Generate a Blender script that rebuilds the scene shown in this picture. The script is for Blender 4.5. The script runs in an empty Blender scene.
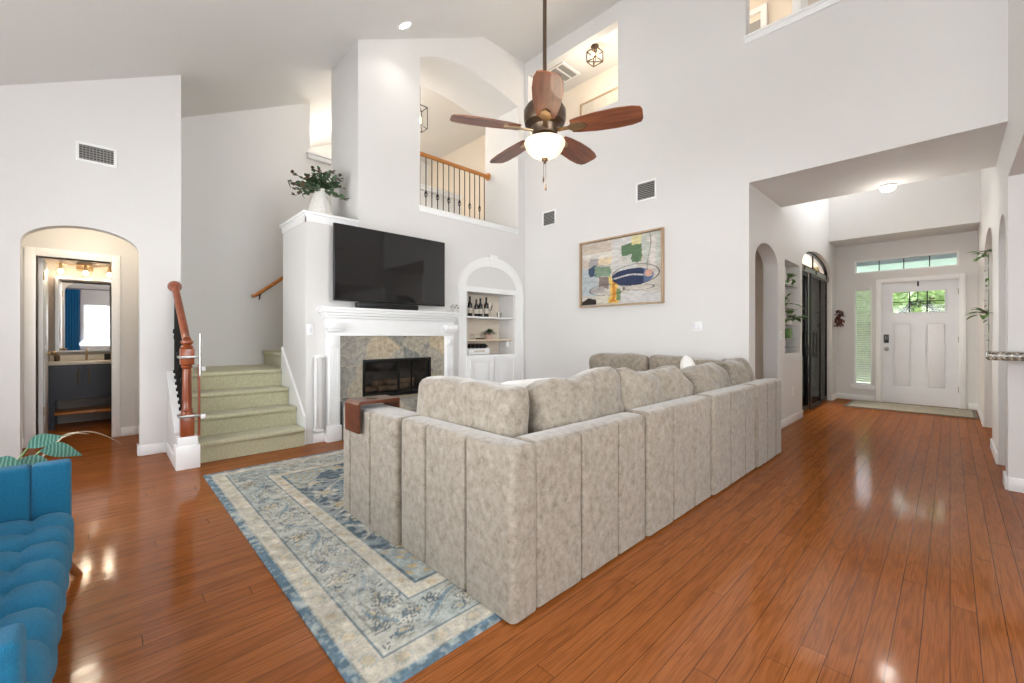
import bpy, bmesh, math, random
import numpy as np
from mathutils import Vector, Matrix, noise
from mathutils.geometry import tessellate_polygon
random.seed(7)
C = bpy.context.scene
COL = C.collection
R = math.radians
PI = math.pi

# ---------------------------------------------------------------- camera
cd = bpy.data.cameras.new('camera'); cam = bpy.data.objects.new('camera', cd); COL.objects.link(cam)
cam.location = (0, 0, 1.15)
cam.rotation_euler = (R(90), 0, R(46.07 - 90))
cd.sensor_width = 36; cd.lens = 422 / 1024 * 36; cd.shift_y = -5.5 / 1024
cd.clip_start = .02; cd.clip_end = 200
C.camera = cam
# ---------------------------------------------------------------- world, sun, area lights, exposure
w = bpy.data.worlds.new('sky'); C.world = w; w.use_nodes = True
wn = w.node_tree; bg = wn.nodes['Background']
tc = wn.nodes.new('ShaderNodeTexCoord'); sp = wn.nodes.new('ShaderNodeSeparateXYZ'); cr = wn.nodes.new('ShaderNodeValToRGB')
wn.links.new(tc.outputs['Generated'], sp.inputs[0]); wn.links.new(sp.outputs['Z'], cr.inputs[0])
cr.color_ramp.elements[0].color = (.95, .97, 1, 1); cr.color_ramp.elements[1].color = (.62, .78, 1, 1)
wn.links.new(cr.outputs[0], bg.inputs[0]); bg.inputs[1].default_value = 4.6
def sun(name, rot, e, col):
    l = bpy.data.lights.new(name, 'SUN'); l.energy = e; l.angle = R(3); l.color = col
    o = bpy.data.objects.new(name, l); o.rotation_euler = rot; COL.objects.link(o)
sun('sun', (R(28), R(-12), 0), 3.0, (1, .96, .9))
def area(name, loc, rot, sx, sy, e, col=(1, 1, 1)):
    l = bpy.data.lights.new(name, 'AREA'); l.shape = 'RECTANGLE'; l.size = sx; l.size_y = sy; l.energy = e; l.color = col
    o = bpy.data.objects.new(name, l); o.location = loc; o.rotation_euler = rot; COL.objects.link(o); return o
def point(name, loc, e, r=.05, col=(1, .85, .68)):
    l = bpy.data.lights.new(name, 'POINT'); l.energy = e; l.shadow_soft_size = r; l.color = col
    o = bpy.data.objects.new(name, l); o.location = loc; COL.objects.link(o); return o
DAY = (.955, .98, 1)
# area lights outside windows; left, upper back and foyer windows are added for light
area('daylight_back_low', (1.0, -3.25, 1.55), (R(112), 0, 0), 3.4, 1.5, 125, DAY)
area('window_fill_back', (2.0, -3.25, 3.3), (R(125), 0, 0), 2.6, 1.3, 135, DAY)  # added light at an unseen upper window, tilted up to brighten the ceiling
area('window_fill_left', (-2.05, 1.6, 1.45), (0, R(-128), 0), 1.9, 5.4, 150, DAY)  # added light at unseen left windows, tilted up to brighten the ceiling
area('daylight_study', (10.1, 2.75, 1.4), (0, R(90), 0), 1.7, 1.4, 150, DAY)
area('foyer_fill_high', (7.6, -.75, 4.3), (R(80), 0, 0), 1.8, 1.4, 95, DAY)  # added light behind an unseen window, brightens the dark foyer
#area('daylight_loft', (3.6, 9.35, 4.5), (R(90), 0, 0), 3.0, 1.3, 60, DAY)
C.view_settings.view_transform = 'Standard'; C.view_settings.look = 'None'
C.view_settings.gamma = 1; C.view_settings.use_curve_mapping = False
C.view_settings.exposure = 0.36

# ---------------------------------------------------------------- materials
def s2l(c):
    return tuple(((x / 255) / 12.92 if x / 255 <= .04045 else ((x / 255 + .055) / 1.055) ** 2.4) for x in c)
def newmat(name):
    m = bpy.data.materials.new(name); m.use_nodes = True
    return m, m.node_tree, m.node_tree.nodes['Principled BSDF']
def mat(name, rgb, rough=.5, metal=0., emit=0., var=.06, scale=8., bump=0., bscale=40., coat=0., sheen=0., spec=.5, emitcol=None):
    m, nt, b = newmat(name); c = s2l(rgb)
    tc = nt.nodes.new('ShaderNodeTexCoord'); nz = nt.nodes.new('ShaderNodeTexNoise'); nz.inputs['Scale'].default_value = scale
    nz.inputs['Detail'].default_value = 4
    nt.links.new(tc.outputs['Object'], nz.inputs['Vector'])
    rp = nt.nodes.new('ShaderNodeValToRGB'); rp.color_ramp.elements[0].position = .3; rp.color_ramp.elements[1].position = .7
    rp.color_ramp.elements[0].color = (*[max(0, x * (1 - var)) for x in c], 1)
    rp.color_ramp.elements[1].color = (*[min(1, x * (1 + var)) for x in c], 1)
    nt.links.new(nz.outputs[0], rp.inputs[0]); nt.links.new(rp.outputs[0], b.inputs['Base Color'])
    b.inputs['Roughness'].default_value = rough; b.inputs['Metallic'].default_value = metal
    b.inputs['Coat Weight'].default_value = coat; b.inputs['Sheen Weight'].default_value = sheen
    b.inputs['Specular IOR Level'].default_value = spec
    if emit:
        b.inputs['Emission Color'].default_value = (*(s2l(emitcol) if emitcol else c), 1); b.inputs['Emission Strength'].default_value = emit
    if bump:
        n2 = nt.nodes.new('ShaderNodeTexNoise'); n2.inputs['Scale'].default_value = bscale; n2.inputs['Detail'].default_value = 3
        nt.links.new(tc.outputs['Object'], n2.inputs['Vector'])
        bp = nt.nodes.new('ShaderNodeBump'); bp.inputs['Strength'].default_value = bump; bp.inputs['Distance'].default_value = .01
        nt.links.new(n2.outputs[0], bp.inputs['Height']); nt.links.new(bp.outputs[0], b.inputs['Normal'])
    return m
def glass(name, tint=(1, 1, 1), ref=1.45, rough=.0):
    m, nt, b = newmat(name); nt.nodes.remove(b)
    out = nt.nodes['Material Output']; tr = nt.nodes.new('ShaderNodeBsdfTransparent'); gl = nt.nodes.new('ShaderNodeBsdfGlossy')
    gl.inputs['Roughness'].default_value = rough; tr.inputs[0].default_value = (*tint, 1)
    fr = nt.nodes.new('ShaderNodeFresnel'); fr.inputs[0].default_value = ref
    mx = nt.nodes.new('ShaderNodeMixShader'); nt.links.new(fr.outputs[0], mx.inputs[0])
    nt.links.new(tr.outputs[0], mx.inputs[1]); nt.links.new(gl.outputs[0], mx.inputs[2]); nt.links.new(mx.outputs[0], out.inputs[0])
    return m
M = {}
M['paint'] = mat('wall_paint', (220, 218, 215), .62, var=.012, scale=1.3, bump=.10, bscale=90)
M['ceil'] = mat('ceiling_paint', (224, 222, 219), .8, var=.012, scale=1.5, bump=.2, bscale=60)
M['beige'] = mat('beige_wall_paint', (226, 214, 198), .7, var=.015, scale=1.5, bump=.1, bscale=90)
M['trim'] = mat('white_trim_paint', (240, 240, 239), .32, var=.01)
M['door'] = mat('white_door_paint', (226, 227, 230), .4, var=.02)
M['bath'] = mat('bathroom_grey_paint', (150, 140, 130), .6, var=.02)
M['black'] = mat('black_iron', (14, 13, 13), .42, metal=.4)
M['blackp'] = mat('black_plastic', (22, 22, 24), .35)
M['chrome'] = mat('brushed_nickel', (168, 166, 162), .4, metal=1)
M['bronze'] = mat('dark_bronze', (96, 80, 66), .35, metal=.8)
M['gold'] = mat('brass', (172, 146, 112), .3, metal=.9)
M['grille'] = mat('grille_grey', (150, 148, 145), .5)
M['dark'] = mat('shadow_void', (40, 40, 40), .8)
M['ceramic'] = mat('white_ceramic', (226, 223, 216), .45, var=.08, scale=30, bump=.5, bscale=50)
M['pink'] = mat('blush_ceramic', (208, 178, 162), .4)
M['leaf'] = mat('eucalyptus_leaf', (76, 104, 74), .5, var=.45, scale=25)
M['leafb'] = mat('brown_eucalyptus_leaf', (84, 62, 44), .55, var=.35, scale=25)
M['pothos'] = mat('pothos_leaf', (86, 128, 52), .35, var=.5, scale=18)
M['fern'] = mat('dark_fern', (42, 74, 36), .5, var=.3, scale=25)
M['stem'] = mat('stem', (88, 78, 50), .6)
M['dry'] = mat('dry_leaf', (196, 184, 160), .6)
M['navy'] = mat('navy_cabinet', (14, 20, 34), .4)
M['counter'] = mat('cream_counter', (222, 214, 200), .2, var=.04)
M['label'] = mat('paper_label', (200, 192, 178), .6)
M['bottle'] = mat('dark_bottle_glass', (26, 22, 20), .08, coat=.5)
M['white_fab'] = mat('white_pillow_cloth', (236, 234, 229), .85, bump=.3, bscale=150)
M['curtain'] = mat('blue_curtain_cloth', (8, 112, 168), .8)
M['blind'] = mat('blind_slat', (226, 228, 226), .5)
M['grass'] = mat('grass', (150, 160, 120), .9, var=.3)
M['tree'] = mat('tree_leaf', (176, 196, 138), .7, var=.3, scale=6)
M['bark'] = mat('bark', (96, 78, 60), .9)
M['porch'] = mat('porch_siding', (196, 212, 224), .7)
M['red_dec'] = mat('dried_red_flower', (104, 54, 44), .6, var=.4)
M['mirror'] = mat('mirror_glass', (235, 235, 235), .02, metal=1, var=0)
M['glass'] = glass('clear_glass')
M['thinglass'] = glass('thin_sliding_glass', (.97, .98, .97), 1.12)
M['dglass'] = glass('tinted_fireplace_glass', (.85, .85, .86))
M['bulb'] = mat('warm_bulb', (255, 226, 180), .4, emit=5, emitcol=(255, 214, 160))
M['bowl'] = mat('frosted_lamp_bowl', (255, 236, 208), .4, emit=.35, emitcol=(255, 214, 160))
M['cool'] = mat('recessed_lamp_lens', (255, 250, 240), .4, emit=9, emitcol=(255, 246, 232))

# oak plank floor, boards run along X
def floor_mat():
    m, nt, b = newmat('glossy_oak_boards'); N = nt.nodes; L = nt.links
    tc = N.new('ShaderNodeTexCoord')
    br = N.new('ShaderNodeTexBrick'); br.offset = 0; br.offset_frequency = 1; br.squash = 1
    br.inputs['Color1'].default_value = (0, 0, 0, 1); br.inputs['Color2'].default_value = (1, 1, 1, 1); br.inputs['Mortar'].default_value = (.5, .5, .5, 1)
    br.inputs['Scale'].default_value = 1; br.inputs['Mortar Size'].default_value = .0011; br.inputs['Mortar Smooth'].default_value = .2
    br.inputs['Brick Width'].default_value = 1.9; br.inputs['Row Height'].default_value = .077
    sv = N.new('ShaderNodeSeparateXYZ'); L.new(tc.outputs['Object'], sv.inputs[0]); dv = N.new('ShaderNodeMath'); dv.operation = 'DIVIDE'; dv.inputs[1].default_value = .077; L.new(sv.outputs[1], dv.inputs[0])
    fl = N.new('ShaderNodeMath'); fl.operation = 'FLOOR'; L.new(dv.outputs[0], fl.inputs[0]); wn_ = N.new('ShaderNodeTexWhiteNoise'); wn_.noise_dimensions = '1D'; L.new(fl.outputs[0], wn_.inputs['W'])
    ma = N.new('ShaderNodeMath'); ma.operation = 'MULTIPLY_ADD'; ma.inputs[1].default_value = 7.3; L.new(wn_.outputs[0], ma.inputs[0]); L.new(sv.outputs[0], ma.inputs[2])
    cb = N.new('ShaderNodeCombineXYZ'); L.new(ma.outputs[0], cb.inputs[0]); L.new(sv.outputs[1], cb.inputs[1]); L.new(cb.outputs[0], br.inputs['Vector'])
    # grain
    mp = N.new('ShaderNodeMapping'); mp.inputs['Scale'].default_value = (1.1, 11, 1); L.new(tc.outputs['Object'], mp.inputs['Vector'])
    ad = N.new('ShaderNodeVectorMath'); ad.operation = 'ADD'; sc = N.new('ShaderNodeVectorMath'); sc.operation = 'SCALE'; sc.inputs['Scale'].default_value = 9
    L.new(br.outputs['Color'], sc.inputs[0]); L.new(mp.outputs[0], ad.inputs[0]); L.new(sc.outputs[0], ad.inputs[1])
    n1 = N.new('ShaderNodeTexNoise'); n1.inputs['Scale'].default_value = 1.1; n1.inputs['Detail'].default_value = 3; n1.inputs['Distortion'].default_value = .4
    L.new(ad.outputs[0], n1.inputs['Vector'])
    mu = N.new('ShaderNodeMath'); mu.operation = 'MULTIPLY'; mu.inputs[1].default_value = 46; L.new(n1.outputs[0], mu.inputs[0])
    sn = N.new('ShaderNodeMath'); sn.operation = 'SINE'; L.new(mu.outputs[0], sn.inputs[0])
    mr = N.new('ShaderNodeMapRange'); mr.inputs[1].default_value = -1; mr.inputs[2].default_value = 1; mr.inputs[3].default_value = .0; mr.inputs[4].default_value = 1
    L.new(sn.outputs[0], mr.inputs[0])
    mp2 = N.new('ShaderNodeMapping'); mp2.inputs['Scale'].default_value = (6, 160, 1); L.new(tc.outputs['Object'], mp2.inputs['Vector'])
    n2 = N.new('ShaderNodeTexNoise'); n2.inputs['Scale'].default_value = 1; n2.inputs['Detail'].default_value = 3; L.new(mp2.outputs[0], n2.inputs['Vector'])
    cr = N.new('ShaderNodeValToRGB'); e = cr.color_ramp.elements
    e[0].position = .0; e[0].color = (*s2l((150, 86, 40)), 1); e[1].position = 1; e[1].color = (*s2l((164, 98, 48)), 1)
    L.new(br.outputs['Color'], cr.inputs[0])
    g1 = N.new('ShaderNodeMix'); g1.data_type = 'RGBA'; g1.blend_type = 'MULTIPLY'; g1.inputs['Factor'].default_value = .30
    L.new(cr.outputs[0], g1.inputs['A'])
    c2 = N.new('ShaderNodeValToRGB'); c2.color_ramp.elements[0].color = (.45, .38, .32, 1); c2.color_ramp.elements[1].position = .55; c2.color_ramp.elements[1].color = (1, 1, 1, 1)
    L.new(mr.outputs[0], c2.inputs[0]); L.new(c2.outputs[0], g1.inputs['B'])
    g2 = N.new('ShaderNodeMix'); g2.data_type = 'RGBA'; g2.blend_type = 'MULTIPLY'; g2.inputs['Factor'].default_value = .5
    c3 = N.new('ShaderNodeValToRGB'); c3.color_ramp.elements[0].position = .3; c3.color_ramp.elements[0].color = (.5, .45, .4, 1); c3.color_ramp.elements[1].position = .6; c3.color_ramp.elements[1].color = (1, 1, 1, 1)
    L.new(n2.outputs[0], c3.inputs[0]); L.new(g1.outputs['Result'], g2.inputs['A']); L.new(c3.outputs[0], g2.inputs['B'])
    g3 = N.new('ShaderNodeMix'); g3.data_type = 'RGBA'; L.new(br.outputs['Fac'], g3.inputs['Factor']); L.new(g2.outputs['Result'], g3.inputs['A']); g3.inputs['B'].default_value = (.035, .014, .007, 1)
    L.new(g3.outputs['Result'], b.inputs['Base Color'])
    b.inputs['Roughness'].default_value = .6; b.inputs['Specular IOR Level'].default_value = 0
    n3 = N.new('ShaderNodeTexNoise'); n3.inputs['Scale'].default_value = 9; n3.inputs['Detail'].default_value = 2; L.new(tc.outputs['Object'], n3.inputs['Vector'])
    bp = N.new('ShaderNodeBump'); bp.inputs['Strength'].default_value = .13; bp.inputs['Distance'].default_value = .004
    L.new(n3.outputs[0], bp.inputs['Height'])
    gl = N.new('ShaderNodeBsdfGlossy'); gl.inputs['Roughness'].default_value = .10; L.new(bp.outputs[0], gl.inputs['Normal'])
    fr = N.new('ShaderNodeFresnel'); fr.inputs[0].default_value = 1.36; mn = N.new('ShaderNodeMath'); mn.operation = 'MINIMUM'; mn.inputs[1].default_value = .15; L.new(fr.outputs[0], mn.inputs[0])
    mx = N.new('ShaderNodeMixShader'); L.new(mn.outputs[0], mx.inputs[0]); L.new(b.outputs[0], mx.inputs[1]); L.new(gl.outputs[0], mx.inputs[2]); L.new(mx.outputs[0], N['Material Output'].inputs[0])
    return m
M['floor'] = floor_mat()
def velvet():
    m, nt, b = newmat('crushed_velvet'); N = nt.nodes; L = nt.links
    tc = N.new('ShaderNodeTexCoord'); n1 = N.new('ShaderNodeTexNoise'); n1.inputs['Scale'].default_value = 26; n1.inputs['Detail'].default_value = 9; n1.inputs['Roughness'].default_value = .78
    n1.inputs['Distortion'].default_value = .25
    mp = N.new('ShaderNodeMapping'); mp.inputs['Scale'].default_value = (1, 1, .9); L.new(tc.outputs['Object'], mp.inputs[0]); L.new(mp.outputs[0], n1.inputs['Vector'])
    cr = N.new('ShaderNodeValToRGB'); e = cr.color_ramp.elements
    e[0].position = .36; e[0].color = (*s2l((122, 112, 98)), 1); e[1].position = .66; e[1].color = (*s2l((166, 156, 142)), 1)
    x = e.new(.5); x.color = (*s2l((147, 137, 123)), 1)
    L.new(n1.outputs[0], cr.inputs[0]); L.new(cr.outputs[0], b.inputs['Base Color'])
    b.inputs['Roughness'].default_value = .75; b.inputs['Sheen Weight'].default_value = .5; b.inputs['Sheen Roughness'].default_value = .4
    b.inputs['Specular IOR Level'].default_value = .25
    bp = N.new('ShaderNodeBump'); bp.inputs['Strength'].default_value = .35; bp.inputs['Distance'].default_value = .006
    L.new(n1.outputs[0], bp.inputs['Height']); L.new(bp.outputs[0], b.inputs['Normal'])
    return m
M['velvet'] = velvet()
M['teal'] = mat('teal_tweed', (6, 104, 140), .85, var=.14, scale=120, bump=.5, bscale=400, sheen=.08)
def carpet():
    m = mat('sage_carpet', (204, 199, 164), .95, var=.13, scale=60, bump=1, bscale=260, sheen=.3); return m
M['carpet'] = carpet()
def wood(name, dark, light, rough=.35, axis=0, freq=1.0):
    m, nt, b = newmat(name); N = nt.nodes; L = nt.links
    tc = N.new('ShaderNodeTexCoord'); mp = N.new('ShaderNodeMapping'); s = [22 * freq] * 3; s[axis] = 2.2 * freq; mp.inputs['Scale'].default_value = s
    L.new(tc.outputs['Object'], mp.inputs[0]); n = N.new('ShaderNodeTexNoise'); n.inputs['Scale'].default_value = 1; n.inputs['Detail'].default_value = 5; n.inputs['Distortion'].default_value = .5
    L.new(mp.outputs[0], n.inputs[0]); cr = N.new('ShaderNodeValToRGB'); cr.color_ramp.elements[0].position = .32; cr.color_ramp.elements[1].position = .68
    cr.color_ramp.elements[0].color = (*s2l(dark), 1); cr.color_ramp.elements[1].color = (*s2l(light), 1)
    L.new(n.outputs[0], cr.inputs[0]); L.new(cr.outputs[0], b.inputs['Base Color']); b.inputs['Roughness'].default_value = rough; b.inputs['Coat Weight'].default_value = .2
    return m
M['rail'] = wood('reddish_stained_wood', (118, 52, 22), (150, 74, 34), .3, 2)
M['oak'] = wood('honey_oak', (176, 108, 46), (204, 134, 66), .35, 0)
M['tray'] = wood('walnut_tray', (68, 32, 16), (98, 50, 27), .3, 0)
M['blade'] = wood('walnut_fan_blade', (92, 48, 28), (140, 84, 56), .4, 0)
M['legw'] = wood('teak_leg', (124, 74, 38), (160, 104, 60), .35, 2)
M['shelfw'] = wood('pale_shelf_wood', (206, 186, 160), (220, 202, 178), .5, 0)
M['frame'] = wood('light_oak_frame', (170, 142, 112), (190, 164, 134), .5, 2)
def stone():
    m, nt, b = newmat('slate_stone'); N = nt.nodes; L = nt.links
    tc = N.new('ShaderNodeTexCoord'); n0 = N.new('ShaderNodeTexNoise'); n0.inputs['Scale'].default_value = 2.4; n0.inputs['Detail'].default_value = 4
    L.new(tc.outputs['Object'], n0.inputs[0])
    mx = N.new('ShaderNodeMix'); mx.data_type = 'VECTOR'; mx.inputs['Factor'].default_value = .22; L.new(tc.outputs['Object'], mx.inputs['A']); L.new(n0.outputs['Color'], mx.inputs['B'])
    vo = N.new('ShaderNodeTexVoronoi'); vo.inputs['Scale'].default_value = 4.6; L.new(mx.outputs['Result'], vo.inputs['Vector'])
    vd = N.new('ShaderNodeTexVoronoi'); vd.feature = 'DISTANCE_TO_EDGE'; vd.inputs['Scale'].default_value = 4.6; L.new(mx.outputs['Result'], vd.inputs['Vector'])
    sx = N.new('ShaderNodeSeparateColor'); L.new(vo.outputs['Color'], sx.inputs[0])
    cr = N.new('ShaderNodeValToRGB'); e = cr.color_ramp.elements; e[0].color = (*s2l((128, 132, 130)), 1); e[1].color = (*s2l((206, 188, 158)), 1)
    x = e.new(.5); x.color = (*s2l((176, 170, 158)), 1); L.new(sx.outputs[0], cr.inputs[0])
    n2 = N.new('ShaderNodeTexNoise'); n2.inputs['Scale'].default_value = 22; n2.inputs['Detail'].default_value = 8; n2.inputs['Roughness'].default_value = .7; L.new(tc.outputs['Object'], n2.inputs[0])
    c2 = N.new('ShaderNodeValToRGB'); c2.color_ramp.elements[0].position = .35; c2.color_ramp.elements[0].color = (.42, .42, .42, 1); c2.color_ramp.elements[1].position = .65; c2.color_ramp.elements[1].color = (1, 1, 1, 1)
    L.new(n2.outputs[0], c2.inputs[0])
    g = N.new('ShaderNodeMix'); g.data_type = 'RGBA'; g.blend_type = 'MULTIPLY'; g.inputs['Factor'].default_value = .85; L.new(cr.outputs[0], g.inputs['A']); L.new(c2.outputs[0], g.inputs['B'])
    lt = N.new('ShaderNodeMath'); lt.operation = 'LESS_THAN'; lt.inputs[1].default_value = .016; L.new(vd.outputs[0], lt.inputs[0])
    g2 = N.new('ShaderNodeMix'); g2.data_type = 'RGBA'; L.new(lt.outputs[0], g2.inputs['Factor']); L.new(g.outputs['Result'], g2.inputs['A']); g2.inputs['B'].default_value = (*s2l((170, 160, 142)), 1)
    L.new(g2.outputs['Result'], b.inputs['Base Color']); b.inputs['Roughness'].default_value = .65
    bp = N.new('ShaderNodeBump'); bp.inputs['Strength'].default_value = .7; bp.inputs['Distance'].default_value = .02; L.new(n2.outputs[0], bp.inputs['Height']); L.new(bp.outputs[0], b.inputs['Normal'])
    return m
M['stone'] = stone()
def granite():
    m, nt, b = newmat('speckled_granite'); N = nt.nodes; L = nt.links
    tc = N.new('ShaderNodeTexCoord'); v = N.new('ShaderNodeTexNoise'); v.inputs['Scale'].default_value = 55; v.inputs['Detail'].default_value = 5; v.inputs['Roughness'].default_value = .8; L.new(tc.outputs['Object'], v.inputs[0])
    cr = N.new('ShaderNodeValToRGB'); e = cr.color_ramp.elements; e[0].position = .4; e[0].color = (.03, .025, .02, 1); e[1].position = .62; e[1].color = (*s2l((200, 190, 172)), 1)
    x = e.new(.5); x.color = (*s2l((110, 98, 82)), 1); L.new(v.outputs[0], cr.inputs[0]); L.new(cr.outputs[0], b.inputs['Base Color']); b.inputs['Roughness'].default_value = .12
    return m
M['granite'] = granite()
def vcol(name, rough=.8, fuzz=0., coat=0.):
    m, nt, b = newmat(name); N = nt.nodes; L = nt.links
    a = N.new('ShaderNodeVertexColor'); a.layer_name = 'Col'
    tc = N.new('ShaderNodeTexCoord'); n = N.new('ShaderNodeTexNoise'); n.inputs['Scale'].default_value = 90; n.inputs['Detail'].default_value = 3; L.new(tc.outputs['Object'], n.inputs[0])
    c = N.new('ShaderNodeValToRGB'); c.color_ramp.elements[0].position = .3; c.color_ramp.elements[1].position = .65
    c.color_ramp.elements[0].color = (*([1 - fuzz] * 3), 1); c.color_ramp.elements[1].color = (1, 1, 1, 1); L.new(n.outputs[0], c.inputs[0])
    g = N.new('ShaderNodeMix'); g.data_type = 'RGBA'; g.blend_type = 'MULTIPLY'; g.inputs['Factor'].default_value = 1
    L.new(a.outputs[0], g.inputs['A']); L.new(c.outputs[0], g.inputs['B']); L.new(g.outputs['Result'], b.inputs['Base Color'])
    b.inputs['Roughness'].default_value = rough; b.inputs['Specular IOR Level'].default_value = .2
    if fuzz:
        bp = N.new('ShaderNodeBump'); bp.inputs['Strength'].default_value = .5; bp.inputs['Distance'].default_value = .004; L.new(n.outputs[0], bp.inputs['Height']); L.new(bp.outputs[0], b.inputs['Normal'])
    return m
M['rug'] = vcol('woven_rug', .95, .22)
M['art'] = vcol('painted_canvas', .6, .05)

# ---------------------------------------------------------------- mesh helpers
ORG = {}
class MB:
    def __init__(s): s.bm = bmesh.new()
    def box(s, x0, x1, y0, y1, z0, z1, bev=0., seg=2):
        vs = [s.bm.verts.new(p) for p in ((x0,y0,z0),(x1,y0,z0),(x1,y1,z0),(x0,y1,z0),(x0,y0,z1),(x1,y0,z1),(x1,y1,z1),(x0,y1,z1))]
        fs = [s.bm.faces.new([vs[i] for i in q]) for q in ((3,2,1,0),(4,5,6,7),(0,1,5,4),(1,2,6,5),(2,3,7,6),(3,0,4,7))]
        if bev:
            es = list({e for f in fs for e in f.edges}); bmesh.ops.bevel(s.bm, geom=es, offset=bev, segments=seg, affect='EDGES', profile=.5)
        return s
    def cyl(s, p0, p1, r0, r1=None, seg=16, cap=True):
        r1 = r0 if r1 is None else r1; p0 = Vector(p0); p1 = Vector(p1); d = (p1 - p0)
        q = d.to_track_quat('Z', 'Y').to_matrix(); a = []; b = []
        for i in range(seg):
            t = 2 * PI * i / seg; v = q @ Vector((math.cos(t), math.sin(t), 0))
            a.append(s.bm.verts.new(p0 + v * r0)); b.append(s.bm.verts.new(p1 + v * r1))
        for i in range(seg):
            j = (i + 1) % seg; s.bm.faces.new((a[i], a[j], b[j], b[i]))
        if cap: s.bm.faces.new(a[::-1]); s.bm.faces.new(b)
        return s
    def tube(s, pts, r, seg=8, taper=None):
        pts = [Vector(p) for p in pts]; rings = []; n = len(pts); up = Vector((0, 0, 1))
        for i, p in enumerate(pts):
            d = (pts[min(i + 1, n - 1)] - pts[max(i - 1, 0)]).normalized()
            a = d.cross(up);
            if a.length < .05: a = d.cross(Vector((1, 0, 0)))
            a.normalize(); b = d.cross(a); rr = r if taper is None else r + (taper - r) * i / (n - 1)
            rings.append([s.bm.verts.new(p + (a * math.cos(2*PI*k/seg) + b * math.sin(2*PI*k/seg)) * rr) for k in range(seg)])
        for i in range(n - 1):
            for k in range(seg):
                l = (k + 1) % seg; s.bm.faces.new((rings[i][k], rings[i][l], rings[i+1][l], rings[i+1][k]))
        s.bm.faces.new(rings[0][::-1]); s.bm.faces.new(rings[-1]); return s
    def lathe(s, prof, c=(0, 0, 0), seg=28, rib=None):
        rings = []
        for r, z in prof:
            ring = []
            for k in range(seg):
                t = 2*PI*k/seg; rr = r * (1 + (rib * math.cos(t * 12) if rib else 0)); ring.append(s.bm.verts.new((c[0] + rr*math.cos(t), c[1] + rr*math.sin(t), c[2] + z)))
            rings.append(ring)
        for i in range(len(rings) - 1):
            for k in range(seg):
                l = (k + 1) % seg; s.bm.faces.new((rings[i][k], rings[i][l], rings[i+1][l], rings[i+1][k]))
        s.bm.faces.new(rings[0][::-1]); s.bm.faces.new(rings[-1]); return s
    def sphere(s, c, r, sc=(1, 1, 1), sub=2):
        g = bmesh.ops.create_icosphere(s.bm, subdivisions=sub, radius=r)
        for v in g['verts']: v.co = Vector((v.co.x * sc[0], v.co.y * sc[1], v.co.z * sc[2])) + Vector(c)
        return s
    def prism(s, plane, c0, c1, outer, holes=()):
        def W(p, c): return {'Y': (p[0], c, p[1]), 'X': (c, p[0], p[1]), 'Z': (p[0], p[1], c)}[plane]
        loops = [[Vector((p[0], p[1], 0)) for p in l] for l in [outer, *holes]]
        tris = tessellate_polygon(loops); flat = [p for l in [outer, *holes] for p in l]
        A = [s.bm.verts.new(W(p, c0)) for p in flat]; B = [s.bm.verts.new(W(p, c1)) for p in flat]
        for t in tris:
            if len(set(t)) < 3: continue
            try: s.bm.faces.new([A[i] for i in t]); s.bm.faces.new([B[i] for i in reversed(t)])
            except ValueError: pass
        k = 0
        for l in [outer, *holes]:
            n = len(l)
            for i in range(n):
                j = (i + 1) % n; s.bm.faces.new((A[k+i], A[k+j], B[k+j], B[k+i]))
            k += n
        return s
    def leaf(s, p, d, L, Wd, up=(0, 0, 1), droop=.25, n=4):
        p = Vector(p); d = Vector(d).normalized(); sd = d.cross(Vector(up))
        if sd.length < .1: sd = Vector((1, 0, 0))
        sd.normalize(); nn = sd.cross(d); mid = []; a = []; b = []
        for i in range(n + 1):
            t = i / n; wd = Wd * math.sin(PI * min(.97, max(.03, t ** .8))) * .5
            c = p + d * L * t - Vector((0, 0, 1)) * droop * L * t * t
            mid.append(s.bm.verts.new(c)); a.append(s.bm.verts.new(c + sd * wd + nn * wd * .3)); b.append(s.bm.verts.new(c - sd * wd + nn * wd * .3))
        for i in range(n):
            s.bm.faces.new((mid[i], a[i], a[i+1], mid[i+1])); s.bm.faces.new((b[i], mid[i], mid[i+1], b[i+1]))
        return s
    def build(s, name, m, parent=None, loc=None, ang=35, smooth=True, wn=True):
        bmesh.ops.recalc_face_normals(s.bm, faces=s.bm.faces[:]) if wn else None
        o0 = ORG[parent.name] if parent else Vector(loc or (0, 0, 0))
        for v in s.bm.verts: v.co -= o0
        me = bpy.data.meshes.new(name); s.bm.to_mesh(me); s.bm.free()
        if smooth:
            me.polygons.foreach_set('use_smooth', [True] * len(me.polygons)); me.set_sharp_from_angle(angle=R(ang))
        me.materials.append(M[m] if isinstance(m, str) else m)
        o = bpy.data.objects.new(name, me); COL.objects.link(o)
        if parent: o.parent = parent
        else: o.location = o0
        ORG[o.name] = o0
        return o
def tag(o, label=None, cat=None, group=None, kind=None):
    if label: o['label'] = label
    if cat: o['category'] = cat
    if group: o['group'] = group
    if kind: o['kind'] = kind
    return o
def thing(name, loc, label, cat, group=None):
    o = bpy.data.objects.new(name, None); COL.objects.link(o); o.location = loc; o.empty_display_size = .1
    ORG[o.name] = Vector(loc); return tag(o, label, cat, group)
def struct(name, mb, m, parent=None, label=None, **k):
    o = mb.build(name, m, parent, **k)
    if not parent: o['kind'] = 'structure'
    if label: o['label'] = label
    return o
def copy_tree(o, parent=None):
    c = o.copy(); COL.objects.link(c)
    if parent: c.parent = parent
    for ch in [x for x in bpy.data.objects if x.parent == o]: copy_tree(ch, c)
    return c
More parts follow.
